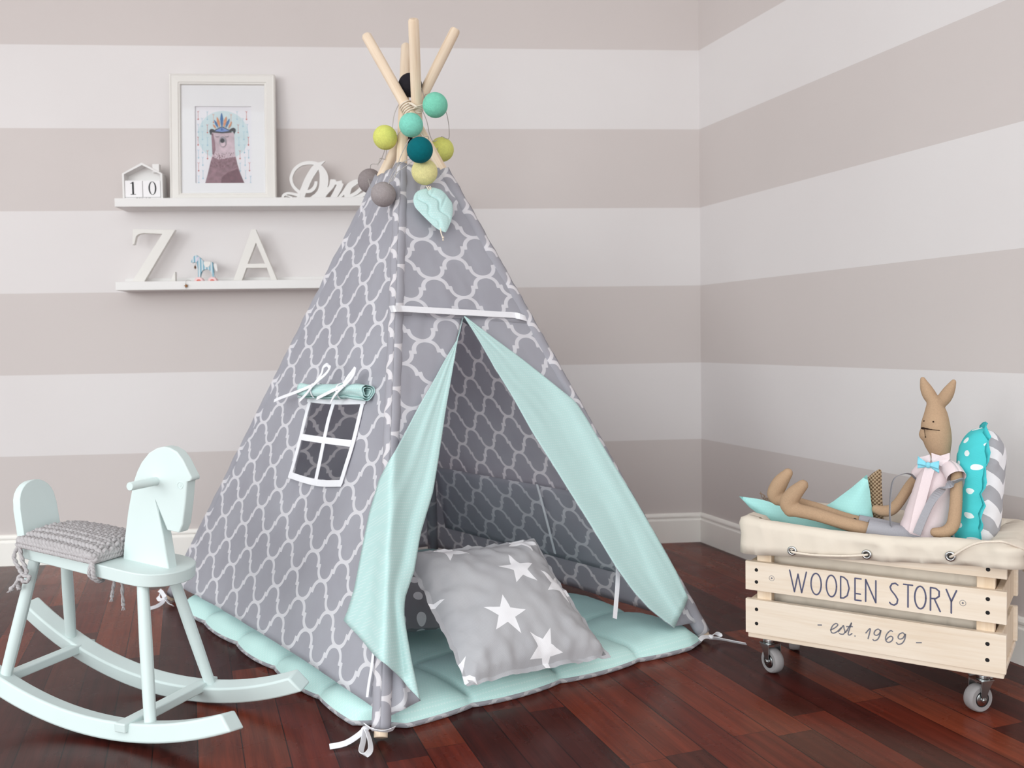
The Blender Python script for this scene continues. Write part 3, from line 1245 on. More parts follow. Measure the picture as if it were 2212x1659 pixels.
for wx in (625, 1065):
    for oo in (O_T + .012, O_T - .009):
        a, z = tz(wx, 1180)
        m = MB()
        m.lathe([(.0001, -.0025), (.0152, -.0025), (.0165, -.001), (.0165, .001), (.0152, .0025), (.0001, .0025)], wp(a, oo, FLO + .0172), NB, 20)
        wh = m.build('wheel', plain('pale_pink_paint', (240, 205, 205), .5, .3, 0) if wx == 625 and oo > O_T else bpy.data.materials['pale_pink_paint'], tt, smooth=40)
        m = MB()
        m.lathe([(.0001, .0026), (.0085, .0026), (.0085, .0032), (.0001, .0034)], wp(a, oo, FLO + .0172), NB, 16)
        m.build('hub', bpy.data.materials.get('coral_red_paint') or plain('coral_red_paint', (222, 106, 92), .5, .3, 0), wh, smooth=40)
    m = MB()
    m.tube([wp(a, O_T + .012, FLO + .0172), wp(a, O_T - .009, FLO + .0172)], .0014, 8)
    m.build('axle', M_DARKTHREAD, tt)
# pull cord running over the lip with a star bead at its end
sa, sz = tz(305, 1345)
pts = [wp(tz(610, 1130)[0], O_T + .004, FLO + .012), wp(tz(520, 1150)[0], .098, FLO + .006), wp(tz(400, 1150)[0], .102, FLO + .020), wp(tz(330, 1165)[0], .112, ZLO + .0335), wp(tz(290, 1210)[0], .1215, ZLO + .0275), wp(sa, .1225, sz)]
m = MB()
m.tube(smooth_curve(pts, 6), .0005, 6)
q = [wp(tz(330, 1360)[0], .1215, tz(330, 1360)[1]), wp(tz(300, 1440)[0], .1225, tz(300, 1440)[1]), wp(tz(230, 1545)[0], .121, tz(230, 1545)[1])]
m.tube(smooth_curve(q, 6), .0005, 6)
pc = m.build('pull_cord', M_CABLE, tt)
m = MB()
st = []
for i in range(10):
    r = .0076 if i % 2 == 0 else .0036
    an = PI / 2 + .25 + i * PI / 5
    st.append((sa + r * math.cos(an), sz + r * math.sin(an)))
m.prism(st, lambda x, y, d: wp(x, .1188 + d, y), .005)
m.build('star_bead', M_BRASS, pc, bevel=0.0008)
# ------------------------------------------------------------------ play tent
PF, PR_, PL_ = ground(822, 1605), ground(1528, 1384), ground(366, 1298)
PB = PR_ + PL_ - PF
AX = (PF + PR_ + PL_ + PB) / 4
RP = 0.0147                                       # pole radius


def pole_top(foot, px, py, near):
    """point on the sight line of the pole's top such that the pole passes the axis at the wanted side"""
    best, bt = 1e9, 0
    r = ray(px, py)
    for i in range(2400):
        t = 1.8 + i * 0.0006
        T = CAM + r * t
        d = T - foot
        # distance of this line to the vertical axis through AX, signed along the view
        h = V((d.x, d.y))
        s = (V((AX.x, AX.y)) - V((foot.x, foot.y))).dot(h) / max(h.length_squared, 1e-9)
        p = foot + d * s
        if abs(near) > 1:                          # front and back poles: height at which they pass the axis
            e = abs(foot.z + d.z * (AX.y - foot.y) / d.y - (abs(near) - 1)) if abs(d.y) > 1e-6 else 1e9
        else:
            e = abs((p.y - AX.y) - near) + 0.2 * abs(p.x - AX.x)
        if e < best:
            best, bt = e, t
    return CAM + r * bt


TF = pole_top(PF, 877, 98, 2.385)
TR = pole_top(PR_, 790, 75, -0.028)
TL = pole_top(PL_, 985, 62, 0.028)
TB = pole_top(PB, 893, 40, 2.385)
tent = thing('play_tent', 'grey and white trellis patterned play tent with mint lined door flaps', 'tent', AX)


class Pole:
    def __init__(s, foot, top):
        s.a, s.b = foot, top
        s.d = (top - foot)
        s.n = s.d.normalized()

    def at(s, f):
        return s.a + s.d * f

    def f_at_py(s, py):
        lo, hi = 0.0, 1.0
        for _ in range(40):
            m_ = (lo + hi) / 2
            if project(s.at(m_))[1] > py:
                lo = m_
            else:
                hi = m_
        return lo

    def px_at(s, py):
        f = s.f_at_py(py)
        return project(s.at(f))[0], (s.at(f) - CAM).dot(CF)


QF, QR, QL, QB = Pole(PF, TF), Pole(PR_, TR), Pole(PL_, TL), Pole(PB, TB)
fF, fR, fL = QF.f_at_py(360), QR.f_at_py(370), QL.f_at_py(384)
fB = (fF + fR + fL) / 3
for q, f in ((QF, fF), (QR, fR), (QL, fL), (QB, fB)):
    q.ft = f                                      # where the sleeve ends
    m = MB()
    n = 30
    pts = [q.at(i / n) for i in range(n + 1)]
    rr_ = [RP * 0.92] + [RP] * (n - 1) + [RP * 0.9]
    pts = [q.at(0.002)] + pts[1:-1] + [q.at(0.997), q.at(1.0)]
    rr_ = [RP * 0.92] + [RP] * (n - 1) + [RP * 0.96, RP * 0.72]
    pts[0] = q.at(.0086 / q.d.z)
    pts[1] = q.at(max(1 / n, .012))
    m.tube(pts, rr_, 18)
    m.build('pole', M_POLE, tent, smooth=50)
    # fabric sleeve round the pole
    m = MB()
    n = 70
    f0 = 0.012
    pts, rad = [], []
    for i in range(n + 1):
        f_ = lerp(f0, f, i / n)
        pts.append(q.at(f_) + V((nz(i * .31, 1.0, f) * .0012, nz(i * .31, 7.0, f) * .0012, 0)))
        rad.append(0.0182 + .0016 * nz(i * .45, 3.0, f * 9) + (0.0006 * math.sin(i * 1.9)))
    m.tube(pts, rad, 22, caps=False, uvs=(1.0, 1.0))
    m.build('pole_sleeve', M_TRELLIS, tent, smooth=60, solid=0.001)


class Face:
    """one side of the tent, between poles P (left) and Q (right) as seen from outside"""

    def __init__(s, P, Q, off=0.012):
        s.P, s.Q = P, Q
        s.e1 = (Q.a - P.a).normalized()
        up = ((P.at(P.ft) + Q.at(Q.ft)) / 2 - (P.a + Q.a) / 2)
        s.n = s.e1.cross(up).normalized()
        if s.n.dot((P.a + Q.a) / 2 - AX) < 0:
            s.n = -s.n
        s.e2 = s.n.cross(s.e1)
        if s.e2.z < 0:
            s.e2 = -s.e2
        s.o = (P.a + Q.a) / 2
        s.off = off

    def uv(s, p):
        d = p - s.o
        return d.dot(s.e1), d.dot(s.e2)

    def pt(s, a, b, bottom=None):
        f0 = 0.012 if bottom is None else bottom(a)
        p = s.P.at(lerp(f0, s.P.ft, b))
        q = s.Q.at(lerp(f0, s.Q.ft, b))
        r = p.lerp(q, a)
        return r + s.n * s.off

    def hit(s, px, py, out=0.0):
        return onplane(px, py, s.o + s.n * (s.off + out), s.n)

    def t(s, px, py, out=0.0):
        return tplane(px, py, s.o + s.n * (s.off + out), s.n)


S_LEFT, S_FRONT, S_RIGHT, S_BACK = Face(QL, QF), Face(QF, QR), Face(QR, QB), Face(QB, QL)


def cloth_face(face, name, bottom, sag, seed, nu=46, nv=64, anchor=None):
    m = MB()
    ou, ov = anchor or (0.0, 0.0)

    def fn(a, b):
        p = face.pt(a, b, bottom)
        e = 4 * a * (1 - a)
        w = sag * e * (math.sin(PI * min(1, b * 1.05)) ** 1.0) * (1 - .5 * b)
        w += .0045 * nz(a * 5 + seed, b * 3.0, seed) * min(1, e * 2.5)
        w += .0022 * nz(a * 16 + seed, b * 5, seed + 4) * min(1, e * 2.5)
        return p - face.n * w

    def uvf(a, b):
        u, v = face.uv(face.pt(a, b, bottom))
        return (u - ou, v - ov)
    m.grid(nu, nv, fn, uvf)
    return m


W_, H_ = 0.0755, 0.058
# left side with its window
anc = S_LEFT.uv(S_LEFT.hit(767, 573))
anc = (anc[0], anc[1] + H_)
m = cloth_face(S_LEFT, 'side_panel', lambda a: 0.032 + 0.006 * (4 * a * (1 - a)) ** 0.8, 0.010, 2.0, 60, 84, anc)
side = m.build('side_panel', M_TRELLIS, tent, smooth=180, recalc=False)
# cut the window opening
inner = [S_LEFT.hit(*q) for q in ((671, 865), (781, 868), (735, 1042), (629, 1024))]
bm = bmesh.new()
bm.from_mesh(side.data)
inv = XF['play_tent'].inverted()
loc = [inv @ p for p in inner]
cen = sum(loc, V((0, 0, 0))) / 4
pl = []
for i in range(4):
    a, b = loc[i], loc[(i + 1) % 4]
    nn = (b - a).cross(S_LEFT.n).normalized()
    if nn.dot(cen - a) < 0:
        nn = -nn
    pl.append((a, nn))
    near = [f for f in bm.faces if (f.calc_center_median() - cen).length < .22]
    ge = set()
    for f in near:
        ge.update(f.edges)
        ge.update(f.verts)
    bmesh.ops.bisect_plane(bm, geom=near + list(ge), plane_co=a, plane_no=nn, dist=1e-5)
bm.faces.ensure_lookup_table()
dead = [f for f in bm.faces if (f.calc_center_median() - cen).length < .25 and all(nn.dot(f.calc_center_median() - a) > 1e-5 for a, nn in pl)]
bmesh.ops.delete(bm, geom=dead, context='FACES')
bm.to_mesh(side.data)
bm.free()
md = side.modifiers.new('thickness', 'SOLIDIFY')
md.thickness = 0.0012
md.offset = 1.0
# white tape round the window
m = MB()
TWD = 0.0165


def tape(pxs, out=0.0035, wd=TWD, face=S_LEFT, mb=None, n=5, side_v=None):
    P = smooth_curve([face.hit(x, y, out) for x, y in pxs], n)
    (mb or m).ribbon(P, wd, face.n.cross((P[-1] - P[0]).normalized()) if side_v is None else side_v, .0012)


tape([(672, 858), (660, 900), (648, 950), (636, 995), (626, 1030)])
tape([(785, 862), (774, 910), (760, 965), (746, 1010), (735, 1046)])
tape([(624, 1025), (660, 1037), (695, 1044), (738, 1044)], .0042)
tape([(665, 862), (720, 867), (790, 866)], .0042)
tape([(722, 866), (710, 905), (700, 950), (690, 1000), (680, 1047)], .0046)
tape([(652, 944), (700, 951), (758, 958)], .0052)
m.build('window_frame', M_TAPE, side)

# rolled-up window blind with its ties
ra, rb = S_LEFT.hit(652, 843, .022), S_LEFT.hit(794, 847, .022)
axd = (rb - ra).normalized()
s1 = S_LEFT.n
s2 = axd.cross(s1)
m = MB()
turns, n = 2.6, 90


def roll(a, b):
    th = 2 * PI * turns * b
    r = lerp(.021, .0075, b) * (1 + .10 * math.cos(3 * th + a * 5)) * (1 - .14 * math.exp(-((a - .2) / .05) ** 2) - .14 * math.exp(-((a - .72) / .05) ** 2))
    r += .0015 * nz(a * 9, math.cos(th) * 2, math.sin(th) * 2)
    p = ra.lerp(rb, a) + (s1 * math.cos(th + 1.2) + s2 * math.sin(th + 1.2)) * r
    return p + s2 * (.003 * math.sin(a * 6))


m.grid(36, n, roll, lambda a, b: (a * .2, b * .2))
blind = m.build('window_blind', M_MINTFLAP, tent, smooth=70, recalc=False, solid=0.001)
for k, (cx, pxs_list) in enumerate([(0.26, [[(676, 832), (640, 847), (610, 858), (592, 866)], [(676, 832), (664, 848), (655, 858), (647, 866)], [(676, 832), (692, 818), (705, 806), (712, 794), (706, 788), (698, 794), (694, 808), (678, 831)]]),
                                    (0.66, [[(744, 832), (722, 842), (700, 853), (684, 861)], [(744, 832), (730, 846), (720, 858), (714, 871)], [(744, 832), (756, 820), (764, 808), (766, 796), (758, 806), (750, 816), (742, 830)], [(742, 828), (756, 812), (768, 800)]])]):
    m = MB()
    c = ra.lerp(rb, cx)
    ring = [c + (s1 * math.cos(t_) + s2 * math.sin(t_)) * .0215 + axd * .004 * math.sin(t_ * 2) for t_ in [2 * PI * i / 20 for i in range(21)]]
    m.ribbon(ring, .006, axd, .001)
    for j, pxs in enumerate(pxs_list):
        P = smooth_curve([S_LEFT.hit(x, y, .046 - .012 * (i / len(pxs)) + .001 * j) for i, (x, y) in enumerate(pxs)], 5)
        m.ribbon(P, .0095, S_LEFT.n.cross((P[min(5, len(P) - 1)] - P[0]).normalized()) if j < 2 else s2 * .4 + axd, .001)
    m.sphere(S_LEFT.hit(676 if k == 0 else 744, 832, .046), .005, 12, 8)
    m.build('tie_ribbon', M_TAPE, tent)

# front: gable above the ribbon and the two door panels behind the folded flaps
anc_f = S_FRONT.uv(S_FRONT.hit(979, 558))
anc_f = (anc_f[0], anc_f[1] + H_)
fmat = M_TRELLIS


def row_b(face, py, px):
    """height fraction on the face's plane at a pixel"""
    return face.hit(px, py)


m = MB()
bl, br = QF.f_at_py(668), QR.f_at_py(688)
nu, nv = 40, 34


def gable(a, b):
    p = QF.at(lerp(bl - .012, QF.ft, b))
    q = QR.at(lerp(br - .012, QR.ft, b))
    r = p.lerp(q, a) + S_FRONT.n * S_FRONT.off
    e = 4 * a * (1 - a)
    return r + S_FRONT.n * (.004 * nz(a * 4, b * 4, 9) * e + .002 * nz(a * 12, b * 8, 2) * e)


def fuv(p):
    u, v = S_FRONT.uv(p)
    return (u - anc_f[0], v - anc_f[1])


m.grid(nu, nv, gable, lambda a, b: fuv(gable(a, b)))


def outline_px(pts, n):
    return [(p.x, p.y) for p in resample([V((x, y, 0)) for x, y in pts], n)]


LI = [(1000, 684), (995, 705), (988, 735), (980, 784), (963, 882), (947, 989), (935, 1063), (908, 1153), (894, 1235), (874, 1292), (872, 1325), (877, 1362), (889, 1430), (908, 1514)]
RI = [(1002, 684), (1029, 727), (1066, 792), (1107, 858), (1148, 932), (1189, 997), (1230, 1063), (1271, 1128), (1329, 1224), (1366, 1276), (1399, 1313), (1424, 1333), (1452, 1354)]
NR_ = 60
li = outline_px(LI, NR_)
ri = outline_px(RI, NR_)
# left door panel: from pole F to the fold
m2 = MB()


def lpanel(a, b):
    k = b * (NR_ - 1)
    i = min(int(k), NR_ - 2)
    fx = lerp(li[i][0], li[i + 1][0], k - i)
    fy = lerp(li[i][1], li[i + 1][1], k - i)
    py_l = lerp(672, 1555, b)
    P0 = QF.at(QF.f_at_py(py_l)) + S_FRONT.n * S_FRONT.off
    P1 = S_FRONT.hit(fx, fy)
    r = P0.lerp(P1, a)
    e = 4 * a * (1 - a)
    return r + S_FRONT.n * (.005 * math.sin(a * 9 + b * 3) * e * b + .004 * nz(a * 5, b * 6, 4) * e)


m2.grid(20, 50, lpanel, lambda a, b: fuv(lpanel(a, b)))


def rpanel(a, b):
    k = b * (NR_ - 1)
    i = min(int(k), NR_ - 2)
    fx = lerp(ri[i][0], ri[i + 1][0], k - i)
    fy = lerp(ri[i][1], ri[i + 1][1], k - i)
    py_r = lerp(692, 1345, b)
    P0 = S_FRONT.hit(fx, fy)
    P1 = QR.at(QR.f_at_py(py_r)) + S_FRONT.n * S_FRONT.off
    r = P0.lerp(P1, a)
    e = 4 * a * (1 - a)
    return r + S_FRONT.n * .003 * nz(a * 5, b * 6, 8) * e


m3 = MB()
m3.grid(20, 50, rpanel, lambda a, b: fuv(rpanel(a, b)))
m.build('front_panel', fmat, tent, smooth=180, recalc=False, solid=.0012)
m2.build('door_panel', fmat, tent, smooth=180, recalc=False, solid=.0012)
m3.build('door_panel', fmat, tent, smooth=180, recalc=False, solid=.0012)
# white ribbon across the front, round both sleeves
m = MB()
P = [S_LEFT.hit(842, 668, .010), S_FRONT.hit(851, 667, .022), S_FRONT.hit(866, 667, .016)]
P += [S_FRONT.hit(lerp(870, 1112, i / 14), lerp(667, 681, i / 14), .015) for i in range(15)]
P += [S_FRONT.hit(1124, 684, .022), S_FRONT.hit(1136, 688, .019), S_FRONT.hit(1141, 691, .002)]
m.ribbon(smooth_curve(P, 4), .0165, S_FRONT.e2, .0014)
m.build('ribbon_trim', M_TAPE, tent)

# folded-back door flaps
LO = [(1000, 686), (989, 730), (959, 780), (935, 825), (902, 882), (869, 944), (845, 989), (820, 1036), (798, 1110), (780, 1200), (767, 1269), (751, 1322), (743, 1340)]
RO = [(1004, 684), (1066, 731), (1127, 776), (1189, 825), (1242, 868), (1263, 899), (1324, 1001), (1369, 1075), (1414, 1153), (1460, 1235), (1486, 1292)]
LB = [(743, 1340), (778, 1377), (795, 1398), (812, 1418), (839, 1441), (870, 1470), (908, 1514)]
RB_ = [(1486, 1292), (1478, 1312), (1466, 1335), (1456, 1357)]
lo = outline_px(LO, NR_)
ro = outline_px(RO, NR_)


def flap(inner, outer, hem, leftside):
    """rows run from inner to outer edge; the hem closes the last rows"""
    nr, nc = NR_, 26
    m = MB()

    def depth(x, y, a):
        if leftside:
            px_p, _ = QF.px_at(min(max(y, 380), 1560))
            t = max(S_FRONT.t(x, y), S_LEFT.t(x, y))
            lift = .014 + .030 * math.exp(-((x - px_p) / 26.0) ** 2)
        else:
            px_p, _ = QR.px_at(min(max(y, 400), 1350))
            xx = min(x, px_p + 2)
            t = S_FRONT.t(xx, y)
            lift = .018 + .024 * math.exp(-((xx - px_p) / 30.0) ** 2)
            if x > px_p + 2:
                lift -= .0005 * (x - px_p - 2)
        return t - lift * .9

    hemr = outline_px(hem, nc + 1)[::-1]          # from inner tip to outer corner
    rows = []
    for j in range(nr):
        b = j / (nr - 1)
        row = []
        for i in range(nc + 1):
            a = i / nc
            x = lerp(inner[j][0], outer[j][0], a)
            y = lerp(inner[j][1], outer[j][1], a)
            # bend the last rows so that the bottom row is the hem
            k = sstep(.72, 1.0, b) if leftside else sstep(.85, 1.0, b)
            hx, hy = hemr[i]
            lx = lerp(inner[-1][0], outer[-1][0], a)
            ly = lerp(inner[-1][1], outer[-1][1], a)
            x += (hx - lx) * k
            y += (hy - ly) * k
            t = depth(x, y, a)
            amp = (.010 if leftside else .004) * b * math.sin(PI * min(a * 1.2, 1))
            if leftside:
                t -= amp * (math.sin(a * 13 + b * 1.5) + .5 * math.sin(a * 23)) * (1 - .5 * a)
                t -= .02 * b * (1 - a) ** 2
            else:
                t -= amp * math.sin(a * 7 + b * 4) + .003 * nz(a * 6, b * 9, 3) * math.sin(PI * a)
            row.append(at(x, y, t))
        if not leftside:                           # tuck the edge round the pole
            last = row[-1]
            row.append(last + ray(outer[j][0], outer[j][1]) * .018 - CX * .004)
            row.append(last + ray(outer[j][0], outer[j][1]) * .034 - CX * .022)
        rows.append(row)
    n = len(rows[0])
    vs = [p for r in rows for p in r]
    uv = []
    for j, r in enumerate(rows):
        for i, p in enumerate(r):
            u, v = S_FRONT.uv(p)
            uv.append((u, v))
    fs = []
    for j in range(nr - 1):
        for i in range(n - 1):
            k = j * n + i
            q = (k, k + 1, k + n + 1, k + n)
            fs.append(q if not leftside else q[::-1])
    m.add(vs, fs, uv)
    return m


for left, inn, out, hem in ((True, li, lo, LB), (False, ri, ro, RB_)):
    m = flap(inn, out, hem, left)
    o = m.build('door_flap', [M_TRELLIS, M_MINTFLAP], tent, smooth=180, recalc=False)
    md = o.modifiers.new('thickness', 'SOLIDIFY')
    md.thickness = .0016
    md.offset = -1.0
    md.material_offset = 1
    tag(o, 'folded-back mint lining flap at the tent door')

# back sides, seen from inside through the door
m = cloth_face(S_RIGHT, 'back_panel', lambda a: 0.012 + 0.006 * (4 * a * (1 - a)) ** .6, 0.004, 5.0, 46, 60, (0.02, 0.01))
m.build('back_panel', M_TRELLIS, tent, smooth=180, recalc=False, solid=.0012)
m = cloth_face(S_BACK, 'back_panel', lambda a: 0.014 + 0.006 * (4 * a * (1 - a)) ** .6, 0.004, 6.0, 46, 60, (0.05, 0.03))
m.build('back_panel', M_TRELLIS, tent, smooth=180, recalc=False, solid=.0012)
# inner pocket strip on the right rear side
m = MB()


def inpx(px, py, inn):
    return onplane(px, py, S_RIGHT.o + S_RIGHT.n * (S_RIGHT.off - inn), S_RIGHT.n)


def pocket(a, b):
    tl, tr, brr, bll = (938, 1008), (1330, 1079), (1418, 1260), (962, 1140)
    x = lerp(lerp(tl[0], tr[0], a), lerp(bll[0], brr[0], a), b)
    y = lerp(lerp(tl[1], tr[1], a), lerp(bll[1], brr[1], a), b)
    return inpx(x, y, lerp(.034, .010, b) + .004 * math.sin(a * 11) * math.sin(PI * b))


def ruv(p):
    u, v = S_RIGHT.uv(p)
    return (u + .03, v + .021)


m.grid(30, 14, pocket, lambda a, b: ruv(pocket(a, b)))
m.build('inner_pocket', M_TRELLIS, tent, smooth=180, recalc=False, solid=.0012)
# loose white ties
for pxs, face, inn in (([(1160, 1046), (1172, 1090), (1185, 1140), (1199, 1196)], S_RIGHT, .04),):
    m = MB()
    P = [inpx(x, y, inn) for x, y in pxs]
    m.ribbon(smooth_curve(P, 4), .0095, S_RIGHT.e1, .001)
    m.build('tie_ribbon', M_TAPE, tent)
m = MB()
P = [S_FRONT.hit(x, y, -.012) for x, y in ((1335, 1222), (1334, 1262), (1331, 1300), (1328, 1336))]
m.ribbon(smooth_curve(P, 4), .0125, S_FRONT.e1, .0012)
m.build('tie_ribbon', M_TAPE, tent)
m = MB()
P = [S_LEFT.hit(x, y, .012) for x, y in ((807, 1405), (803, 1440), (797, 1475), (793, 1506))]
m.ribbon(smooth_curve(P, 4), .0085, S_LEFT.e1, .001)
m.build('tie_ribbon', M_TAPE, tent)

# cord lashing where the poles cross
m = MB()


def lash(q, py0, py1, n, r, turn=0.0):
    f0, f1 = q.f_at_py(py0), q.f_at_py(py1)
    a = q.n.cross(V((0, 0, 1))).normalized()
    b = q.n.cross(a)
    pts = []
    for i in range(n * 16 + 1):
        t_ = i / 16
        an = 2 * PI * t_
        pts.append(q.at(lerp(f0, f1, t_ / n)) + (a * math.cos(an) + b * math.sin(an)) * r)
    m.tube(pts, .0021, 7)


lash(QB, 241, 223, 5, RP + .0018)
lash(QR, 246, 224, 5, RP + .0022)
for j in range(2):
    P = [QR.at(QR.f_at_py(226)) + V((.012 + .005 * j, -.018, 0)), QR.at(QR.f_at_py(236)) + V((.024 + .003 * j, -.024, 0)), QB.at(QB.f_at_py(240)) + V((-.012 + .006 * j, -.022, 0))]
    m.tube(smooth_curve(P, 6), .0021, 7)
m.build('cord_lashing', M_ROPE, tent, smooth=60)

# ------------------------------------------------------------------ quilted floor mat
MC = [ground(802, 1594), ground(1537, 1392), None, ground(378, 1310)]
MC[2] = MC[1] + MC[3] - MC[0]
MC[2] = MC[2].lerp(PB, .85)


def mat_xy(a, b):
    return MC[0].lerp(MC[1], a).lerp(MC[3].lerp(MC[2], a), b)


NQ1, NQ2 = 4, 5


def quilt(a, b):
    p = mat_xy(a, b)
    ka = max(0.0, 1 - (min(a, 1 - a) * 1.0 + min(b, 1 - b) * 1.3) / .085)
    p = p + (MC[0].lerp(MC[2], .5) - p).normalized() * ((.050 if a < .5 and b < .5 else .020) * ka)
    toc = (MC[0].lerp(MC[2], .5) - p).normalized()
    p = p + toc * (.030 * max(0, (a - .8) / .2) * math.sin(PI * b) ** .7 + .07 * max(0, (b - .8) / .2) * math.sin(PI * a) ** .7)
    qa, qb = (a * NQ1) % 1.0, (b * NQ2) % 1.0
    pf = (math.sin(PI * qa) * math.sin(PI * qb)) ** 0.38 if 0 < qa and 0 < qb else 0
    sa, sb = min(qa, 1 - qa) / NQ1, min(qb, 1 - qb) / NQ2
    d = min(a, 1 - a, b * 1.3, (1 - b) * 1.3)
    edge = math.sqrt(max(0, 1 - (1 - min(d / .035, 1)) ** 2))
    # outer edge scallops between the seams
    ca = MC[0].lerp(MC[2], .5)
    out = 0
    if min(a, 1 - a) < .08:
        out = max(out, (1 - min(a, 1 - a) / .08) * (math.sin(PI * qb) ** .7 if qb > 0 else 0))
    if min(b, 1 - b) < .08:
        out = max(out, (1 - min(b, 1 - b) / .08) * (math.sin(PI * qa) ** .7 if qa > 0 else 0))
    dirv = (p - ca)
    dirv.z = 0
    dirv.normalize()
    p = p + dirv * (out * .016 - .008)
    h = .013 + (.010 + .029 * pf) * edge * (1 - .6 * min(ka, 1))
    h += .0022 * nz(p.x * 14, p.y * 14, 2) * edge + .0014 * nz(p.x * 45, p.y * 20, 5) * edge
    return V((p.x, p.y, h))


N1, N2 = 96, 110
m = MB()


def muv(a, b):
    return (a * .98, b * 1.32)


m.grid(N1, N2, quilt, muv)
quv = []
# side wall (patterned backing shows as a thin edge)
loop = [(i / N1, 0.0) for i in range(N1)] + [(1.0, j / N2) for j in range(N2)] + [(1 - i / N1, 1.0) for i in range(N1)] + [(0.0, 1 - j / N2) for j in range(N2)]
top = [quilt(a, b) for a, b in loop]
ca = MC[0].lerp(MC[2], .5)
low_, mid_ = [], []
for k_, p in enumerate(top):
    dv = (p - ca)
    dv.z = 0
    dv.normalize()
    w_ = .0018 * nz(p.x * 60, p.y * 60, 1)
    mid_.append(V((p.x, p.y, .0095)) + dv * (.006 + w_))
    low_.append(V((p.x, p.y, .001)) - dv * .003)
m.m = 1
nn_ = len(top)
acc = [0.0]
for k_ in range(1, nn_):
    acc.append(acc[-1] + (top[k_] - top[k_ - 1]).length)
m.add(top + mid_ + low_, [(k_, (k_ + 1) % nn_, nn_ + (k_ + 1) % nn_, nn_ + k_) for k_ in range(nn_)] + [(nn_ + k_, nn_ + (k_ + 1) % nn_, 2 * nn_ + (k_ + 1) % nn_, 2 * nn_ + k_) for k_ in range(nn_)],
      [(acc[k_ % nn_], .0 + .012 * (k_ // nn_)) for k_ in range(3 * nn_)])
m.m = 0
mat_t = thing('quilted_mat', 'puffy mint quilted floor mat spread under the tent', 'mat', ca)
m.build('quilt', [M_MINTMAT, trellis_mat('grey_trellis_backing', .02, .0, .04, .03, .006)], mat_t, smooth=180, recalc=True)


def bow(knot, paths, wd=.0115, name='tie_ribbon'):
    m = MB()
    m.sphere(knot, .0075, 12, 8, (1.1, 1.1, .8))
    for P in paths:
        m.ribbon(smooth_curve(P, 5), wd, SIDE(P), .0013)
    return m.build(name, M_TAPE, mat_t)


def SIDE(P):
    d = (V(P[-1]) - V(P[0]))
    if d.length < .01:
        d = V(P[len(P) // 2]) - V(P[0])
    s = d.cross(V((0, 0, 1)))
    return (s.normalized() + V((0, 0, .8))).normalized()


def gp(px, py, z):
    return ground(px, py, z)


bow(gp(789, 1575, .022), [[gp(789, 1575, .022), gp(772, 1590, .014), gp(745, 1606, .008), gp(712, 1613, .007)],
                          [gp(789, 1576, .022), gp(784, 1604, .012), gp(780, 1624, .009), gp(789, 1631, .012), gp(800, 1620, .016), gp(799, 1600, .020), gp(792, 1578, .024)],
                          [QF.at(.020) - CX * .030 - CF * .012, QF.at(.019) - CX * .015 - CF * .028, QF.at(.018) - CF * .033, QF.at(.017) + CX * .015 - CF * .028, QF.at(.016) + CX * .027 - CF * .010]])
bow(gp(1535, 1376, .02), [[gp(1535, 1376, .020), gp(1545, 1368, .024), gp(1556, 1372, .018), gp(1552, 1378, .012), gp(1538, 1378, .014)],
                          [gp(1536, 1378, .016), gp(1560, 1381, .008), gp(1585, 1386, .007), gp(1612, 1391, .007)], [gp(1535, 1376, .02), gp(1520, 1376, .03), gp(1512, 1382, .03)]])
bow(gp(356, 1293, .02), [[gp(356, 1293, .02), gp(350, 1302, .012), gp(338, 1310, .008), gp(318, 1316, .007)], [gp(356, 1292, .022), gp(346, 1296, .014), gp(342, 1290, .02), gp(350, 1282, .028), gp(357, 1290, .026)],
                         [gp(356, 1292, .022), gp(350, 1280, .035), gp(344, 1275, .04)], [gp(357, 1293, .02), gp(366, 1305, .012), gp(374, 1308, .01)]])

# ------------------------------------------------------------------ cushions on the mat


def cushion_frame(c, eu, ev):
    eu = eu.normalized()
    ev = (ev - eu * ev.dot(eu)).normalized()
    en = eu.cross(ev)
    return lambda x, y, h: c + eu * x + ev * y + en * h, en


def square(s, pinch=.035, n=10):
    out = []
    for k in range(4):
        for i in range(n):
            t_ = i / n * 2 - 1
            q = 1 - pinch * (1 - t_ * t_) * 1.6
            a = t_ * s
            b = -s * q
            c_, s_ = [(1, 0), (0, 1), (-1, 0), (0, -1)][k]
            out.append((a * c_ - b * s_, a * s_ + b * c_))
    return out


BLc, BRc, TRc, TLc = V((-.0892, 1.8771, .078)), V((.2053, 2.0606, .062)), V((.0181, 2.3255, .2844)), V((-.2367, 2.1402, .3006))
cc = (BLc + BRc + TRc + TLc) / 4
fr_, en = cushion_frame(cc, (BRc - BLc) + (TRc - TLc), (TLc - BLc) + (TRc - BRc))
EN_STAR = en
m = MB()
sq = square(.182)
bd = puff(m, sq, fr_, .058, 36, 1.0, .60, .008, 1.0, 1.0, edge=.011)
M_STARC = star_cotton_mat()
# seam flange
ring_o, ring_i = [], []
for p in bd:
    k_ = 1 + .012 / max(p.length, .01)
    hh = .011 * nz(p.x * 45 + 1.0, p.y * 45, 3.1)
    w2 = .004 * nz(p.x * 80, p.y * 80, 6)
    ring_i.append(fr_(p.x, p.y, hh))
    ring_o.append(fr_(p.x * k_, p.y * k_, hh + w2))
n = len(bd)
m.add(ring_i + ring_o, [(i, (i + 1) % n, n + (i + 1) % n, n + i) for i in range(n)], [(p.x, p.y) for p in bd] + [(p.x * 1.03, p.y * 1.03) for p in bd])
oc = m.build('star_cushion', M_STARC, loc=cc, smooth=180, recalc=False)
tag(oc, 'square grey cushion printed with big white stars on the mat', 'cushion')

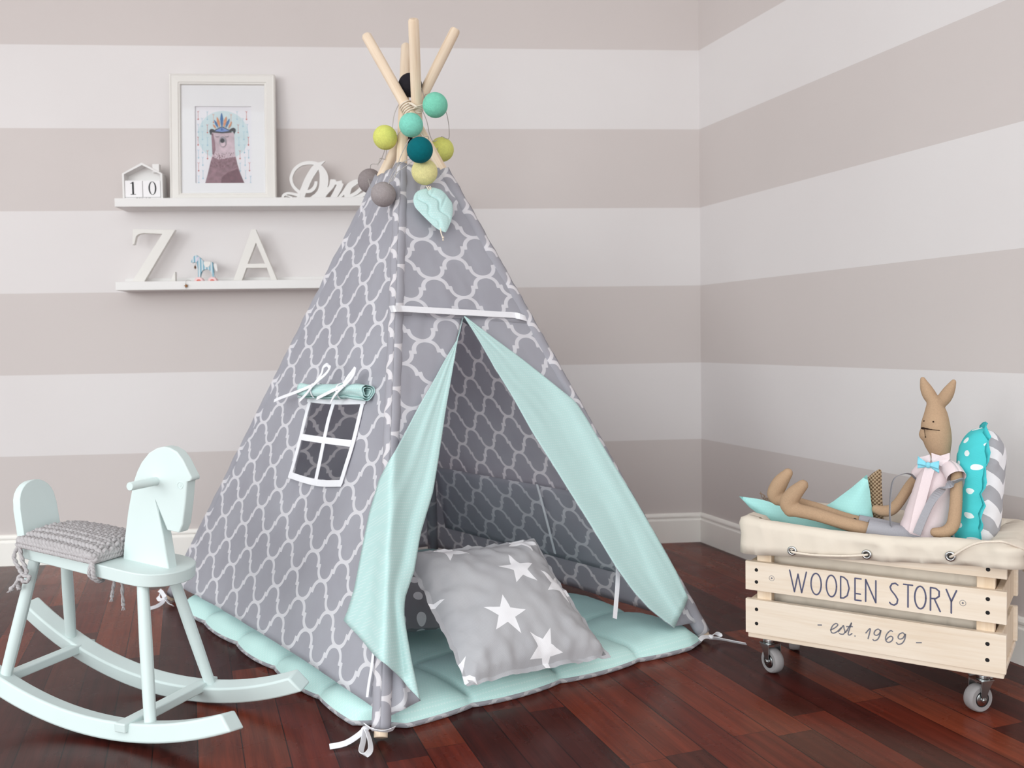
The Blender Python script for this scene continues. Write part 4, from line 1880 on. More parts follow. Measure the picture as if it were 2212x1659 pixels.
dc = V((-.292, 2.335, .152))
fr_, en = cushion_frame(dc, V((.93, .30, -.01)), V((-.28, .86, .40)))
m = MB()
puff(m, square(.152), fr_, .055, 30, 1.0, .6, .005, 5.0, 1.0, edge=.005)
od = m.build('dotted_cushion', dots_mat('grey_white_dot_cotton', (150, 148, 152), (240, 238, 240), .050, .052, .0118, False), loc=dc, smooth=180, recalc=False)
tag(od, 'darker grey cushion with white polka dots behind the star cushion', 'cushion')

# ------------------------------------------------------------------ cotton ball lights and the leaf hanging on the tent


def clear_of_tent(P):
    """keep a cord outside the poles and the cloth"""
    out = []
    for p in P:
        for _ in range(3):
            for q in (QF, QR, QL, QB):
                s = (p - q.a).dot(q.n)
                c = q.a + q.n * s
                r = p - c
                lim = RP + .0036 if s / q.d.length > q.ft else .024
                if r.length < lim:
                    p = c + r.normalized() * lim
            for fc in (S_LEFT, S_FRONT):
                pP = fc.P.at((p.z - fc.P.a.z) / fc.P.d.z)
                pQ = fc.Q.at((p.z - fc.Q.a.z) / fc.Q.d.z)
                w_ = (p - pP).dot(pQ - pP) / max((pQ - pP).length_squared, 1e-9)
                if p.z < 1.30 and -.03 < w_ < 1.03:
                    h = fc.n.dot(p - fc.o) - fc.off
                    if -.05 < h < .012:
                        p = p + fc.n * (.012 - h)
        out.append(p)
    return out


def pd(px, py, y):
    r = ray(px, py)
    return CAM + r * (y / r.y)


sl = thing('string_lights', 'string of coloured cotton ball lights wound round the tent poles', 'string lights', pd(890, 300, 2.55))
yc = AX.y
balls = [(940, 227, yc - .085, 27, (128, 208, 182), 'mint green cotton ball'), (888, 270, yc - .10, 26, (134, 214, 194), 'mint green cotton ball'), (832, 297, yc - .046, 26, (220, 222, 120), 'lime yellow cotton ball'),
         (954, 323, yc + .09, 26, (222, 224, 124), 'lime yellow cotton ball'), (907, 324, yc - .205, 28, (0, 104, 112), 'dark teal cotton ball'), (917, 371, yc - .150, 28, (232, 224, 160), 'pale yellow cotton ball'),
         (799, 391, yc + .14, 26, (150, 140, 140), 'grey cotton ball'), (828, 420, None, 27, (160, 151, 151), 'grey cotton ball'), (886, 184, yc + .002, 25.5, (38, 35, 42), 'black cotton ball'),
         (884, 312, yc + .10, 24, (30, 28, 34), 'black cotton ball')]
bpos = []
cable = MB()
for px, py, y, rp, colr, lab in balls:
    if y is None:
        t_ = S_LEFT.t(px, py) - .118
        p = at(px, py, t_)
    else:
        p = pd(px, py, y)
    r = rp / FPX * (p - CAM).dot(CF)
    bpos.append((p, r))
for (px, py, y, rp, colr, lab), (p, r) in zip(balls, bpos):
    key = 'cotton_%d_%d_%d' % colr
    mt = bpy.data.materials.get(key) or cotton_ball_mat(key, colr)
    m = MB()
    R_ = Matrix.Rotation(px * .37, 3, 'X') @ Matrix.Rotation(py * .21, 3, 'Y')
    m.sphere(p, r, 32, 20, (1.0, 1.0, 1.015), R_)
    o = m.build('cotton_ball', mt, sl, smooth=180)
    tag(o, lab)
order = [8, 0, 3, 5, 4, 1, 2, 6, 7]
for i in range(len(order) - 1):
    a, ra_ = bpos[order[i]]
    b, rb_ = bpos[order[i + 1]]
    d = (b - a).normalized()
    A, Bq = a + V((0, .3, .8)).normalized() * ra_, b + V((0, .3, .8)).normalized() * rb_
    mid = (A + Bq) / 2 + V((.03 * math.sin(i * 2.1), .03, -.03 - .02 * (i % 2)))
    cable.tube(clear_of_tent(smooth_curve([A, A.lerp(mid, .5) + V((.012, 0, .008)), mid, Bq.lerp(mid, .5) - V((.01, 0, -.006)), Bq], 7)), .0009, 6)
for pxs, y in (([(861, 226), (852, 246), (848, 272), (846, 290)], yc + .0), ([(912, 238), (922, 262), (928, 290), (936, 305), (944, 302)], yc - .03), ([(884, 300), (868, 332), (858, 360), (852, 385), (838, 396)], yc - .13), ([(888, 342), (868, 352), (852, 368), (840, 392)], yc - .20),
               ([(892, 348), (872, 362), (856, 374), (838, 398)], yc - .21), ([(835, 322), (834, 345), (832, 366)], yc + .03)):
    cable.tube(clear_of_tent(smooth_curve([pd(x, q, y) for x, q in pxs], 6)), .0010, 6)
cable.build('cable', M_CABLE, sl, smooth=60)

lf = [(893, 430), (897, 418), (906, 411), (920, 407), (936, 405), (956, 412), (970, 429), (977, 440), (978, 459), (974, 478), (965, 499), (959, 501), (944, 494), (927, 479), (908, 460), (896, 446)]
O0 = S_FRONT.hit(936, 452, .030)
lt = thing('leaf_charm', 'mint quilted fabric leaf on a cord hanging at the front of the tent', 'hanging ornament', O0)
pl_n = (S_FRONT.n + V((-.25, -.15, 0))).normalized()
eu = V((1, 0, 0)) - pl_n * pl_n.x
eu.normalize()
ev = pl_n.cross(eu)
ev = ev if ev.z > 0 else -ev
P2 = []
for x, y in lf:
    q = onplane(x, y, O0, pl_n) - O0
    P2.append((q.dot(eu), q.dot(ev)))
P2 = [(p.x, p.y) for p in smooth_curve([V(p) for p in P2], 3, True)]


def leaf_fr(x, y, h):
    # quilting lines: midrib and side veins press the padding in
    ax_ = (x * .55 - y * .83)
    s_ = (x * .83 + y * .55)
    k_ = 1 - .45 * math.exp(-((abs(s_ + .006 * math.sin(ax_ * 120)) - .016) / .0035) ** 2) - .35 * math.exp(-(((abs(s_) * .8 + ax_ * 1.0) % .046 - .023) / .0035) ** 2) * (1 if abs(s_) > .014 else .2)
    return O0 + eu * x + ev * y + pl_n * (h * k_)


m = MB()
bd = puff(m, P2, leaf_fr, .013, 44, 1.0, .6, .001, 2.0, 1.0)
m.build('leaf', M_MINTFLAP, lt, smooth=180, recalc=False)
m = MB()
for pts in ([(921, 402), (923, 405), (926, 411)], [(929, 402), (931, 406), (929, 411)], [(925, 402), (928, 406), (930, 411)]):
    m.tube(smooth_curve([onplane(x, y, O0 + pl_n * .006, pl_n) for x, y in pts], 5), .0014, 7)
m.build('hanging_cord', M_ROPE, lt, smooth=60)
m = MB()
m.tube(smooth_curve([onplane(x, y, O0 + pl_n * .002, pl_n) for x, y in ((951, 494), (953, 504), (957, 515))], 5), .0016, 7)
m.sphere(onplane(957, 513, O0, pl_n), .0032, 10, 7)
for k_ in range(7):
    a_ = onplane(957, 514, O0, pl_n)
    m.tube([a_, a_ + V((.0022 * math.cos(k_), .0022 * math.sin(k_), -.007))], .0007, 5)
m.build('tassel', M_ROPE, lt, smooth=60)
# ------------------------------------------------------------------ rocking horse (local frame: x forward, y away from the camera, z up)
HA = math.radians(21)
HF = V((math.cos(HA), -math.sin(HA), 0))
HLft = V((math.sin(HA), math.cos(HA), 0))
HP0 = ground(300, 1621)
HM = Matrix(((HF.x, HLft.x, 0, 0), (HF.y, HLft.y, 0, 0), (0, 0, 1, 0), (0, 0, 0, 1)))
HM.translation = HP0
horse = thing('rocking_horse', 'pale mint painted wooden rocking horse left of the tent', 'rocking horse', HM)


def hb(mb, name, bev=.003, parent=None, smooth=None, seg=2, mat=None):
    return mb.build(name, mat or M_MINTPAINT, parent or horse, world=False, bevel=bev, smooth=smooth, seg=seg)


# runners: curved boards leaning with the legs
RX, RR, CANT = -.085, .84, math.radians(11)


def runner(near):
    m = MB()
    hgt, wid = .037, .041
    s0, s1 = -.532, .318
    n = 36
    vs = []
    sg = 1 if near else -1
    ub = V((0, sg * math.sin(CANT), math.cos(CANT)))       # up along the board, leaning inwards
    ob = V((0, sg * math.cos(CANT), -math.sin(CANT)))      # across, to the inside
    base_y = .0 if near else .228 + .041
    for i in range(n + 1):
        t_ = lerp(s0, s1, i / n)
        an = t_ / RR
        c = V((RX + RR * math.sin(an), base_y, RR * (1 - math.cos(an))))
        nrm = V((-math.sin(an), 0, math.cos(an)))
        u_ = (nrm * math.cos(CANT) + V((0, sg, 0)) * math.sin(CANT)) * hgt
        o_ = (V((0, sg, 0)) * math.cos(CANT) - nrm * math.sin(CANT)) * wid
        lift = nrm * (wid * math.sin(CANT) + .001)
        # rounded tips
        e = min(i, n - i) / n * (s1 - s0)
        cut = 0.0
        b0 = c + lift
        p = [b0, b0 + o_, b0 + o_ + u_, b0 + u_]
        if e < 1e-6:
            fwd = V((math.cos(an), 0, math.sin(an))) * (1 if i else -1)
            p = [p[0] - fwd * .004, p[1] - fwd * .004, p[2] - fwd * .018, p[3] - fwd * .018]
        vs += p
    fs = []
    for i in range(n):
        for k in range(4):
            k2 = (k + 1) % 4
            fs.append((4 * i + k, 4 * i + k2, 4 * i + 4 + k2, 4 * i + 4 + k))
    fs += [(3, 2, 1, 0), (4 * n, 4 * n + 1, 4 * n + 2, 4 * n + 3)]
    m.add(vs, fs)
    return hb(m, 'runner', .0045, seg=3, smooth=40)


runner(True)
runner(False)

TLT = math.radians(6.2)                           # the horse has rocked forward a little


def st(x, y, z):
    """seat frame: x forward from the nose, z up from the seat's top, tilted"""
    c, s = math.cos(TLT), math.sin(TLT)
    return V((.012 + x * c + z * s, .135 + y, .3255 - x * s + z * c))


# seat board: rounded nose
out = []
hwid = .079
for i in range(17):
    a = -PI / 2 + PI * i / 16
    out.append((-.082 + .082 * max(math.cos(a), 0) ** .8, hwid * math.sin(a)))
out += [(-.375, .070), (-.385, .055), (-.385, -.055), (-.375, -.070)]
m = MB()
m.prism(out, lambda x, y, d: st(x, y, -d), .027)
hb(m, 'seat', .003, smooth=40)

# legs
legs = [((-.338, .080, .345), (-.388, .024, .062)), ((-.371, .188, .345), (-.424, .244, .088)), ((-.048, .077, .312), (.006, .027, .030)), ((-.082, .192, .315), (-.024, .247, .032))]
for a, b in legs:
    m = MB()
    a, b = V(a), V(b)
    pts = [a.lerp(b, i / 10) for i in range(11)]
    m.tube(pts, [.0112 + .0016 * math.sin(PI * i / 10) for i in range(11)], 18)
    hb(m, 'leg', 0, smooth=50)
# crossbars lying on the runners
for (p, q, hgt) in (((-.395, -.004, .074), (-.392, .272, .078), .019), ((-.043, -.004, .030), (-.040, .272, .030), .019)):
    p, q = V(p), V(q)
    m = MB()
    w_ = V((.0135, 0, 0))
    up = V((0, 0, hgt))
    m.hexa([p - w_, p + w_, q + w_, q - w_, p - w_ + up, p + w_ + up, q + w_ + up, q - w_ + up])
    hb(m, 'crossbar', .0025)

# backrest board
m = MB()
bo = [(-.050, 0), (.050, 0), (.049, .09)]
for i in range(13):
    a = PI * i / 12
    bo.append((.0475 * math.cos(a), .098 + .050 * math.sin(a)))
bo += [(-.049, .09)]
lean = math.radians(9)


def bk(x, y, d):
    z = y
    return V((-.372 - math.sin(lean) * z - d * math.cos(lean), .135 + x, .352 + math.cos(lean) * z - d * math.sin(lean)))


m.prism(bo, bk, .021)
hb(m, 'backrest', .0035, smooth=40, seg=3)

# head and neck
hd = [(-.141, .327), (-.133, .383), (-.121, .443), (-.104, .505), (-.092, .530), (-.080, .548), (-.060, .568), (-.040, .578), (-.022, .582), (-.005, .580), (.012, .572), (.026, .557), (.037, .538), (.048, .520), (.046, .514), (.036, .512),
      (.030, .470), (.021, .423), (.012, .405), (-.020, .409), (-.043, .457), (-.040, .440), (-.030, .395), (-.017, .317)]
m = MB()
m.prism(hd, lambda x, y, d: V((x, .120 + d, y)), .027)
head = hb(m, 'head', .0028, smooth=40, seg=3)
m = MB()
o_ = [(.0185 + .0075 * math.cos(2 * PI * i / 28), .5035 + .0075 * math.sin(2 * PI * i / 28)) for i in range(28)]
i_ = [(.0185 + .0062 * math.cos(2 * PI * i / 28), .5035 + .0062 * math.sin(2 * PI * i / 28)) for i in range(28)][::-1]
m.prism([o_, i_], lambda x, y, d: V((x, .1192 + d, y)), .001)
o_ = [(.0185 + .0026 * math.cos(2 * PI * i / 16), .5035 + .0026 * math.sin(2 * PI * i / 16)) for i in range(16)]
m.prism(o_, lambda x, y, d: V((x, .1192 + d, y)), .001)
hb(m, 'eye', 0, head)
m = MB()
m.tube([V((-.043, .046, .510)), V((-.043, .0475, .510)), V((-.043, .222, .510)), V((-.043, .2235, .510))], [.0078, .0088, .0088, .0078], 18)
hb(m, 'handle', 0, smooth=45)

# crocheted pad tied on the seat
pad = thing('seat_pad', 'chunky grey crocheted seat pad tied onto the rocking horse', 'cushion', HM)
m = MB()
x0, x1 = -.368, -.164
rows = 9
for r in range(rows):
    yy = lerp(-.078, .078, r / (rows - 1))
    dome = .020 * (1 - (abs(yy) / .092) ** 2.6)
    for ph in (0, PI):
        pts = []
        nn = 150
        for i in range(nn + 1):
            f_ = i / nn
            x = lerp(x0 + .002 * math.sin(r * 3), x1 + .002 * math.sin(r * 2.1), f_)
            endd = min(1, min(f_, 1 - f_) / .06)
            a = f_ * 2 * PI * 10 + ph + r * PI * .62
            z = .0100 + dome * (.55 + .45 * endd) + .0058 * math.sin(a * 2) + .0015 * nz(x * 50, yy * 50, 3) + .004 * math.sin(PI * f_)
            pts.append(st(x + .0052 * math.cos(a * 1.0), yy + .0072 * math.sin(a), z))
        m.tube(pts, .0050, 8)
# edge chains, two deep, round the near, front and far sides
for lev in (0, 1):
    for ph in (0, PI):
        pts = []
        per = [(x0, .082), (x0, -.084), (x1, -.084), (x1, .082)]
        base = resample([V((a, b, 0)) for a, b in per], 240)
        for i, p in enumerate(base):
            a = i / 239 * 2 * PI * 34 + ph + lev
            pts.append(st(p.x + .003 * math.cos(a), p.y + .003 * math.sin(a + 1), .0085 + .0085 * lev + .0035 * math.sin(a)))
        m.tube(pts, .0042, 7)
# filling underneath so that nothing shows between the stitches


def fill(a, b):
    x = lerp(x0 + .004, x1 - .004, a)
    y = lerp(-.080, .080, b)
    e = min(1, min(a, 1 - a) / .06)
    return st(x, y, .003 + .018 * (1 - (abs(y) / .092) ** 2.6) * (.5 + .5 * e) + .003 * math.sin(PI * a))


m.grid(20, 14, fill)
m.build('knitted_body', M_CROCHET, pad, world=False, smooth=180)


def cord(pts, name='tie_cord', r=.0042, tass=True):
    m = MB()
    P = smooth_curve(pts, 8)
    for ph in (0, PI):
        q = []
        for i, p in enumerate(P):
            a = i * .9 + ph
            q.append(p + V((math.cos(a) * .0017, math.sin(a) * .0017, .0006 * math.sin(a))))
        m.tube(q, r * .62, 7)
    if tass:
        e = P[-1]
        m.sphere(e, r * 1.1, 10, 7)
        d = (P[-1] - P[-5]).normalized()
        for k in range(8):
            m.tube([e, e + d * .010 + V((.004 * math.cos(k * .9), .004 * math.sin(k * .9), -.002))], .0008, 5)
    return m.build(name, M_CROCHET, pad, world=False, smooth=180)


c0 = st(x0 + .002, -.084, .008)
cord([c0, c0 + V((-.010, -.006, -.025)), c0 + V((.004, -.008, -.048)), c0 + V((.020, -.010, -.062)), c0 + V((.036, -.010, -.064)), c0 + V((.030, -.014, -.076)), c0 + V((.014, -.016, -.070)), c0 + V((.002, -.016, -.082)), c0 + V((-.010, -.016, -.092))], r=.005)
cord([c0, c0 + V((.010, -.004, -.03)), c0 + V((.024, -.006, -.058)), c0 + V((.012, -.014, -.064)), c0 + V((.006, -.014, -.080)), c0 + V((.010, -.014, -.092))], r=.005, tass=False)
c1 = st(x1 - .002, -.084, .006)
cord([c1, c1 + V((.005, -.004, -.012)), c1 + V((.007, -.004, -.030)), c1 + V((.004, .012, -.043)), c1 + V((-.004, .03, -.046))], r=.0055, tass=False)
cord([c1, c1 + V((-.002, -.004, -.012)), c1 + V((-.003, -.004, -.028)), c1 + V((.002, .012, -.043))], r=.005, tass=False)
c2 = st(x1 - .036, .02, -.037)
cord([c2 + V((-.012, .02, 0)), c2, c2 + V((-.004, -.004, -.03)), c2 + V((-.010, -.006, -.062))], r=.0042)
cord([c2 + V((.012, .02, 0)), c2 + V((.022, 0, -.002)), c2 + V((.018, -.004, -.035)), c2 + V((.020, -.006, -.078))], r=.0042)
# ------------------------------------------------------------------ crate on casters (local frame: x right along its front, y inwards, z up)
KA = math.radians(33.5)
KF = V((math.cos(KA), -math.sin(KA), 0))
KN = V((math.sin(KA), math.cos(KA), 0))
KP = V((.7609, 1.9886, 0))
KM = Matrix(((KF.x, KN.x, 0, 0), (KF.y, KN.y, 0, 0), (0, 0, 1, 0), (0, 0, 0, 1)))
KM.translation = KP
crate = thing('toy_crate', 'pale pine slatted toy crate on casters with printed lettering by the right wall', 'crate', KM)
KD = .25
KX0, KX1 = -.268, .272


def kb(mb, name, mat, parent=None, bev=0.0, smooth=None, seg=2, **kw):
    return mb.build(name, mat, parent or crate, world=False, bevel=bev, smooth=smooth, seg=seg, **kw)


def kpl(px, py, y=0.0):
    q = onplane(px, py, KP + KN * y, -KN) - KP
    return (q.dot(KF), q.z)


def kp(px, py, y):
    q = onplane(px, py, KP + KN * y, -KN) - KP
    return V((q.dot(KF), y, q.z))


slats = [(.097, .1765), (.1985, .2655), (.291, .346)]
SL = []
for k, (z0, z1) in enumerate(slats):
    for front in (True, False):
        m = MB()
        y0, y1 = (0, .014) if front else (KD - .014, KD)
        m.box((KX0, y0, z0), (KX1, y1, z1))
        m.m = 1
        if front:
            for x in (KX0 + .026, KX1 - .034):
                for z in (lerp(z0, z1, .30), lerp(z0, z1, .72)):
                    m.prism([(x + .0042 * math.cos(2 * PI * i / 16), z + .0042 * math.sin(2 * PI * i / 16)) for i in range(16)], lambda x, y, d: V((x, -.0004 + d, y)), .001)
        m.m = 0
        o = kb(m, 'slat', [M_PINE, M_BLACK], bev=.003)
        if front:
            SL.append(o)
for k, (z0, z1) in enumerate(slats):
    for x in ((KX0 + .008, KX1 - .022) if k < 2 else (KX1 - .022,)):
        m = MB()
        m.box((x, .0145, z0), (x + .014, KD - .0145, z1))
        kb(m, 'end_slat', M_PINEV, bev=.002)
for x in (KX0 + .0225, KX1 - .0225 - .034):
    for y in (.0145, KD - .0145 - .022):
        m = MB()
        m.box((x, y, .097), (x + .034, y + .022, .300 if x < 0 else .340))
        kb(m, 'corner_post', M_PINEV, bev=.0015)
m = MB()
m.box((KX0 + .004, .004, .085), (KX1 - .004, KD - .004, .0965))
kb(m, 'bottom_board', M_PINE, bev=.002)

# lettering: thin tall capitals and a script line
FONT = {
    'W': (.92, [[(0, 1), (.26, 0), (.46, .86), (.66, 0), (.92, 1)]]),
    'O': (.62, [[(.31 + .31 * math.cos(2 * PI * i / 28), .5 + .5 * math.sin(2 * PI * i / 28)) for i in range(29)]]),
    'D': (.56, [[(0, 0), (0, 1), (.2, .98), (.42, .85), (.54, .5), (.42, .15), (.2, .02), (0, 0)]]),
    'E': (.36, [[(.36, 1), (0, 1), (0, 0), (.36, 0)], [(0, .30), (.32, .30)]]),
    'N': (.58, [[(0, 0), (0, 1), (.58, 0), (.58, 1)]]),
    'S': (.46, [[(.44, .93), (.30, 1), (.12, .95), (.02, .80), (.08, .66), (.30, .46), (.44, .28), (.40, .10), (.24, 0), (.06, .04), (0, .10)]]),
    'T': (.56, [[(0, 1), (.56, 1)], [(.28, 1), (.28, 0)]]),
    'R': (.52, [[(0, 0), (0, 1), (.28, .99), (.46, .88), (.46, .66), (.28, .54), (0, .52)], [(.20, .53), (.52, 0)]]),
    'Y': (.62, [[(0, 1), (.31, .50)], [(.62, 1), (.31, .50), (.31, 0)]]),
}


def knife(mb, pts, wd, y):
    poly = [(p.x, p.y) for p in mb.band(pts, wd, None, 0)]
    n = len(pts)
    vs = [V((p[0], y, p[1])) for p in poly]
    L = len(poly)
    fs = [(i, i + 1, L - 2 - i, L - 1 - i) for i in range(n - 1)]
    mb.add(vs, fs)


def text(mb, pieces, xs, zb, h, wd):
    for ch, x, sx in pieces:
        wdt, sts = FONT[ch]
        for s in sts:
            P = []
            for i, p in enumerate(s):
                P.append((x + p[0] * sx * h, zb + p[1] * h))
            for a, b in zip(P, P[1:]):          # each straight run its own stroke, rounded joints
                knife(mb, [a, b], wd, -.00035)
            for q in P:
                mb.add([V((q[0] + wd * math.cos(2 * PI * i / 10), -.0004, q[1] + wd * math.sin(2 * PI * i / 10))) for i in range(10)], [tuple(range(10))])


m = MB()
xl = [kpl(x, y)[0] for x, y in ((1706, 1258), (1752, 1262), (1785, 1265), (1816, 1270), (1847, 1277), (1870, 1280), (1922, 1290), (1952, 1295), (1976, 1300), (2010, 1305), (2044, 1312))]
xr = [kpl(x, y)[0] for x, y in ((1742, 1258), (1774, 1262), (1807, 1265), (1835, 1270), (1860, 1277), (1892, 1280), (1940, 1290), (1971, 1295), (2000, 1300), (2031, 1305), (2066, 1312))]
hz = .048
pieces = [(c, a, (b - a) / (FONT[c][0] * hz)) for c, a, b in zip('WOODENSTORY', xl, xr)]
for word in (pieces[:6], pieces[6:]):
    m = MB()
    text(m, word, None, .208, hz, .00165)
    kb(m, 'lettering', M_INK, SL[1])
for cx in (KX0 + .062, KX1 - .080):
    m = MB()
    z = .232
    o_ = [(cx + .0062 * math.cos(2 * PI * i / 24), z + .0062 * math.sin(2 * PI * i / 24)) for i in range(24)]
    i_ = [(cx + .0054 * math.cos(2 * PI * i / 24), z + .0054 * math.sin(2 * PI * i / 24)) for i in range(24)][::-1]
    m.prism([o_, i_], lambda x, y, d: V((x, -.0004 + d, y)), .001)
    m.prism([(cx + .002 * math.cos(2 * PI * i / 10), z + .002 * math.sin(2 * PI * i / 10)) for i in range(10)], lambda x, y, d: V((x, -.0004 + d, y)), .001)
    kb(m, 'screw', M_INK2, SL[1])


def zk(zx, zy):
    """pixel of the 1905-wide crop of the crate's front"""
    return kpl(1570 + zx * .33701, 1100 + zy * .33701)


script = [
    [(582, 742), (610, 742)], [(1213, 855), (1250, 855)],
    [(662, 775), (690, 762), (712, 742), (700, 732), (680, 745), (668, 770), (672, 790), (690, 793), (712, 780), (735, 757)],
    [(712, 788), (735, 762), (748, 745), (752, 765), (757, 785), (748, 800), (730, 800), (720, 795)], [(757, 790), (775, 775)],
    [(760, 792), (790, 745), (800, 728), (786, 770), (778, 800), (788, 806), (805, 795)], [(765, 752), (808, 752)], [(818, 812), (826, 813)],
    [(890, 795), (920, 765), (905, 832)],
    [(985, 780), (970, 768), (950, 780), (945, 800), (960, 808), (978, 797), (988, 775), (980, 810), (965, 835), (945, 842), (935, 832)],
    [(1065, 785), (1050, 778), (1030, 795), (1018, 820), (1022, 845), (1040, 853), (1060, 840), (1064, 822), (1050, 814), (1032, 825), (1022, 838)],
    [(1142, 808), (1130, 792), (1108, 800), (1098, 820), (1108, 832), (1130, 825), (1145, 800), (1140, 835), (1122, 860), (1098, 865), (1086, 852)],
]
m = MB()
for s in script:
    P = [V(zk(*p)) for p in s]
    if len(P) > 2:
        P = smooth_curve(P, 5)
    knife(m, [(p.x, p.y) for p in P], .00130, -.00035)
kb(m, 'lettering', M_INK2, SL[0])

# casters
CAST = []


def caster_parts():
    m = MB()
    m.box((-.020, -.016, .0795), (.020, .016, .0845))
    m.lathe([(.0001, .068), (.0125, .068), (.0135, .071), (.0135, .076), (.011, .0795), (.0001, .0795)], (0, 0, 0), (0, 0, 1), 20)
    m.box((-.012, -.0185, .0655), (.020, .0185, .0685))
    for s in (-1, 1):
        y0, y1 = (s * .0165, s * .0187)
        a, b = min(y0, y1), max(y0, y1)
        m.prism([(-.010, .0675), (.020, .0675), (.021, .045), (.018, .030), (.008, .030), (.003, .045)], lambda x, y, d, a=a: V((x, a + d, y)), .002)
    body = kb(m, 'caster', M_STEEL, bev=.0006)
    c = V((.013, 0, .0285))
    m = MB()
    m.lathe([(.0165, -.0125), (.025, -.0125), (.0275, -.010), (.0285, -.004), (.0285, .004), (.0275, .010), (.025, .0125), (.0165, .0125)], c, (0, 1, 0), 36)
    tyre = kb(m, 'wheel', M_RUBBER, body, smooth=40)
    m = MB()
    m.lathe([(.0001, -.0138), (.0125, -.0134), (.0138, -.0125), (.0138, .0125), (.0125, .0134), (.0001, .0138)], c, (0, 1, 0), 28)
    m.lathe([(.0001, -.0215), (.004, -.021), (.0052, -.0187), (.0052, .0187), (.004, .021), (.0001, .0215)], c, (0, 1, 0), 14)
    hub = kb(m, 'hub', M_STEEL, body, smooth=40)
    m = MB()
    m.lathe([(.0136, -.0118), (.0170, -.0122), (.0170, .0122), (.0136, .0118)], c, (0, 1, 0), 28)
    ring = kb(m, 'wheel_rim', M_DKRUB, body, smooth=40)
    return body


c0 = caster_parts()
spots = [(-.226, .040, -.57), (.226, .040, 4.01), (-.215, KD - .045, 1.9), (.190, KD - .045, .4)]
for i, (x, y, rz) in enumerate(spots):
    b = c0
    if i:
        b = c0.copy()
        COL.objects.link(b)
        for ch in c0.children:
            d = ch.copy()
            COL.objects.link(d)
            d.parent = b
    b.parent = crate
    b.location = (x, y, .0008)
    b.rotation_euler = (0, 0, rz)

# canvas liner folded over the rim
liner = thing('canvas_liner', 'cream canvas liner with steel eyelets folded over the rim of the toy crate', 'liner', KM)
per = []
RC = .012


def rimloop(n, grow=0.0):
    """rounded rectangle round the rim, starting at the front left, going right"""
    x0, x1, y0, y1 = KX0 - grow, KX1 + grow, -grow, KD + grow
    pts = []
    r = RC
    for (cx, cy, a0) in ((x1 - r, y0 + r, -PI / 2), (x1 - r, y1 - r, 0), (x0 + r, y1 - r, PI / 2), (x0 + r, y0 + r, PI)):
        for i in range(7):
            a = a0 + PI / 2 * i / 6
            pts.append(V((cx + r * math.cos(a), cy + r * math.sin(a), 0)))
    pts.append(pts[0])
    return resample(pts, n)


NL = 240
L0 = rimloop(NL, .0)
prof = [(-.044, .108), (-.044, .20), (-.042, .28), (-.041, .345), (-.022, .364), (-.002, .370), (.010, .364), (.013, .345), (.012, .32), (.011, .300), (.010, .284)]
cx_, cy_ = (KX0 + KX1) / 2, KD / 2
vs, uv = [], []
for j, (o_, z) in enumerate(prof):
    for i, p in enumerate(L0):
        pa, pb = L0[i - 1], L0[(i + 1) % NL]
        if i == 0:
            pa = L0[-2]
        if i == NL - 1:
            pb = L0[1]
        tn = (pb - pa).normalized()
        nr = V((tn.y, -tn.x, 0))
        s = i / NL * 2 * PI
        wr = (.006 * nz(p.x * 13, p.y * 13, z * 9) + .004 * nz(p.x * 34, p.y * 34, z * 14) + .007 * (1 - abs(nz(p.x * 17 + z * 22, p.y * 17, z * 20 + 4))) ** 7) * (1 if z > .2 else 1.5)
        if o_ < -.01:
            wr = -abs(wr) - .002
        elif j >= 6:
            wr = abs(wr) * .8 + .001
        zz = z
        fx = min(max((p.x - KX0) / (KX1 - KX0), 0.0), 1.0)
        front = sstep(.05, -.005, p.y)
        # the fold hangs lower at the left end of the front and lifts towards the right
        if j >= 7:
            low = lerp(.283, .318, fx ** 1.1) + .006 * math.sin(PI * fx) * 1
            lowb = .300
            lo_ = lerp(lowb, low, front)
            zz = lerp(.352, lo_, (j - 7) / 3)
        zz += (.004 * nz(p.x * 9, p.y * 9, 4) - .013 * math.sin(PI * fx) * front) * (1 if j in (3, 4, 5, 6, 7) else .3)
        leftend = sstep(KX0 + .05, KX0 + .0, p.x) * sstep(.06, .12, p.y)
        if j in (3, 4, 5, 6):
            zz -= .016 * leftend
        bulge = 0.014 * sstep(KX1 - .05, KX1 + .01, p.x) * (1 if j >= 4 else .2)
        if j in (2, 3, 4, 5, 6, 7, 8, 9):
            zz -= (.050 if j > 2 else .02) * leftend * sstep(KD - .05, KD - .10, p.y)
        if o_ < -.01:                              # inside the crate: a plain box of cloth
            d_ = -(o_ + wr)
            q_ = V((min(max(p.x, KX0 + d_), KX1 - d_), min(max(p.y, d_), KD - d_), zz))
            vs.append(q_)
        else:
            vs.append(V((p.x, p.y, zz)) + nr * (o_ + wr + bulge))
        uv.append((i * .007, j * .03))
fs = []
for j in range(len(prof) - 1):
    for i in range(NL - 1):
        k = j * NL + i
        fs.append((k, k + 1, k + NL + 1, k + NL))
m = MB()
m.add(vs, fs, uv)
m.build('liner_cloth', M_CANVAS, liner, world=False, smooth=180, recalc=False, weld=True, solid=.0016)


def eyelet(P, ax):
    m = MB()
    m.lathe([(.0052, -.003), (.0056, .0012), (.0072, .0024), (.0098, .0018), (.0108, .0002), (.0108, -.0008), (.0052, -.003)], P, ax, 24)
    o = m.build('eyelet', M_STEEL, liner, world=False, smooth=60)
    m = MB()
    m.lathe([(.0001, -.0005), (.0054, -.0005)], P, ax, 16)
    m.build('eyelet_hole', M_DKRUB, o, world=False)


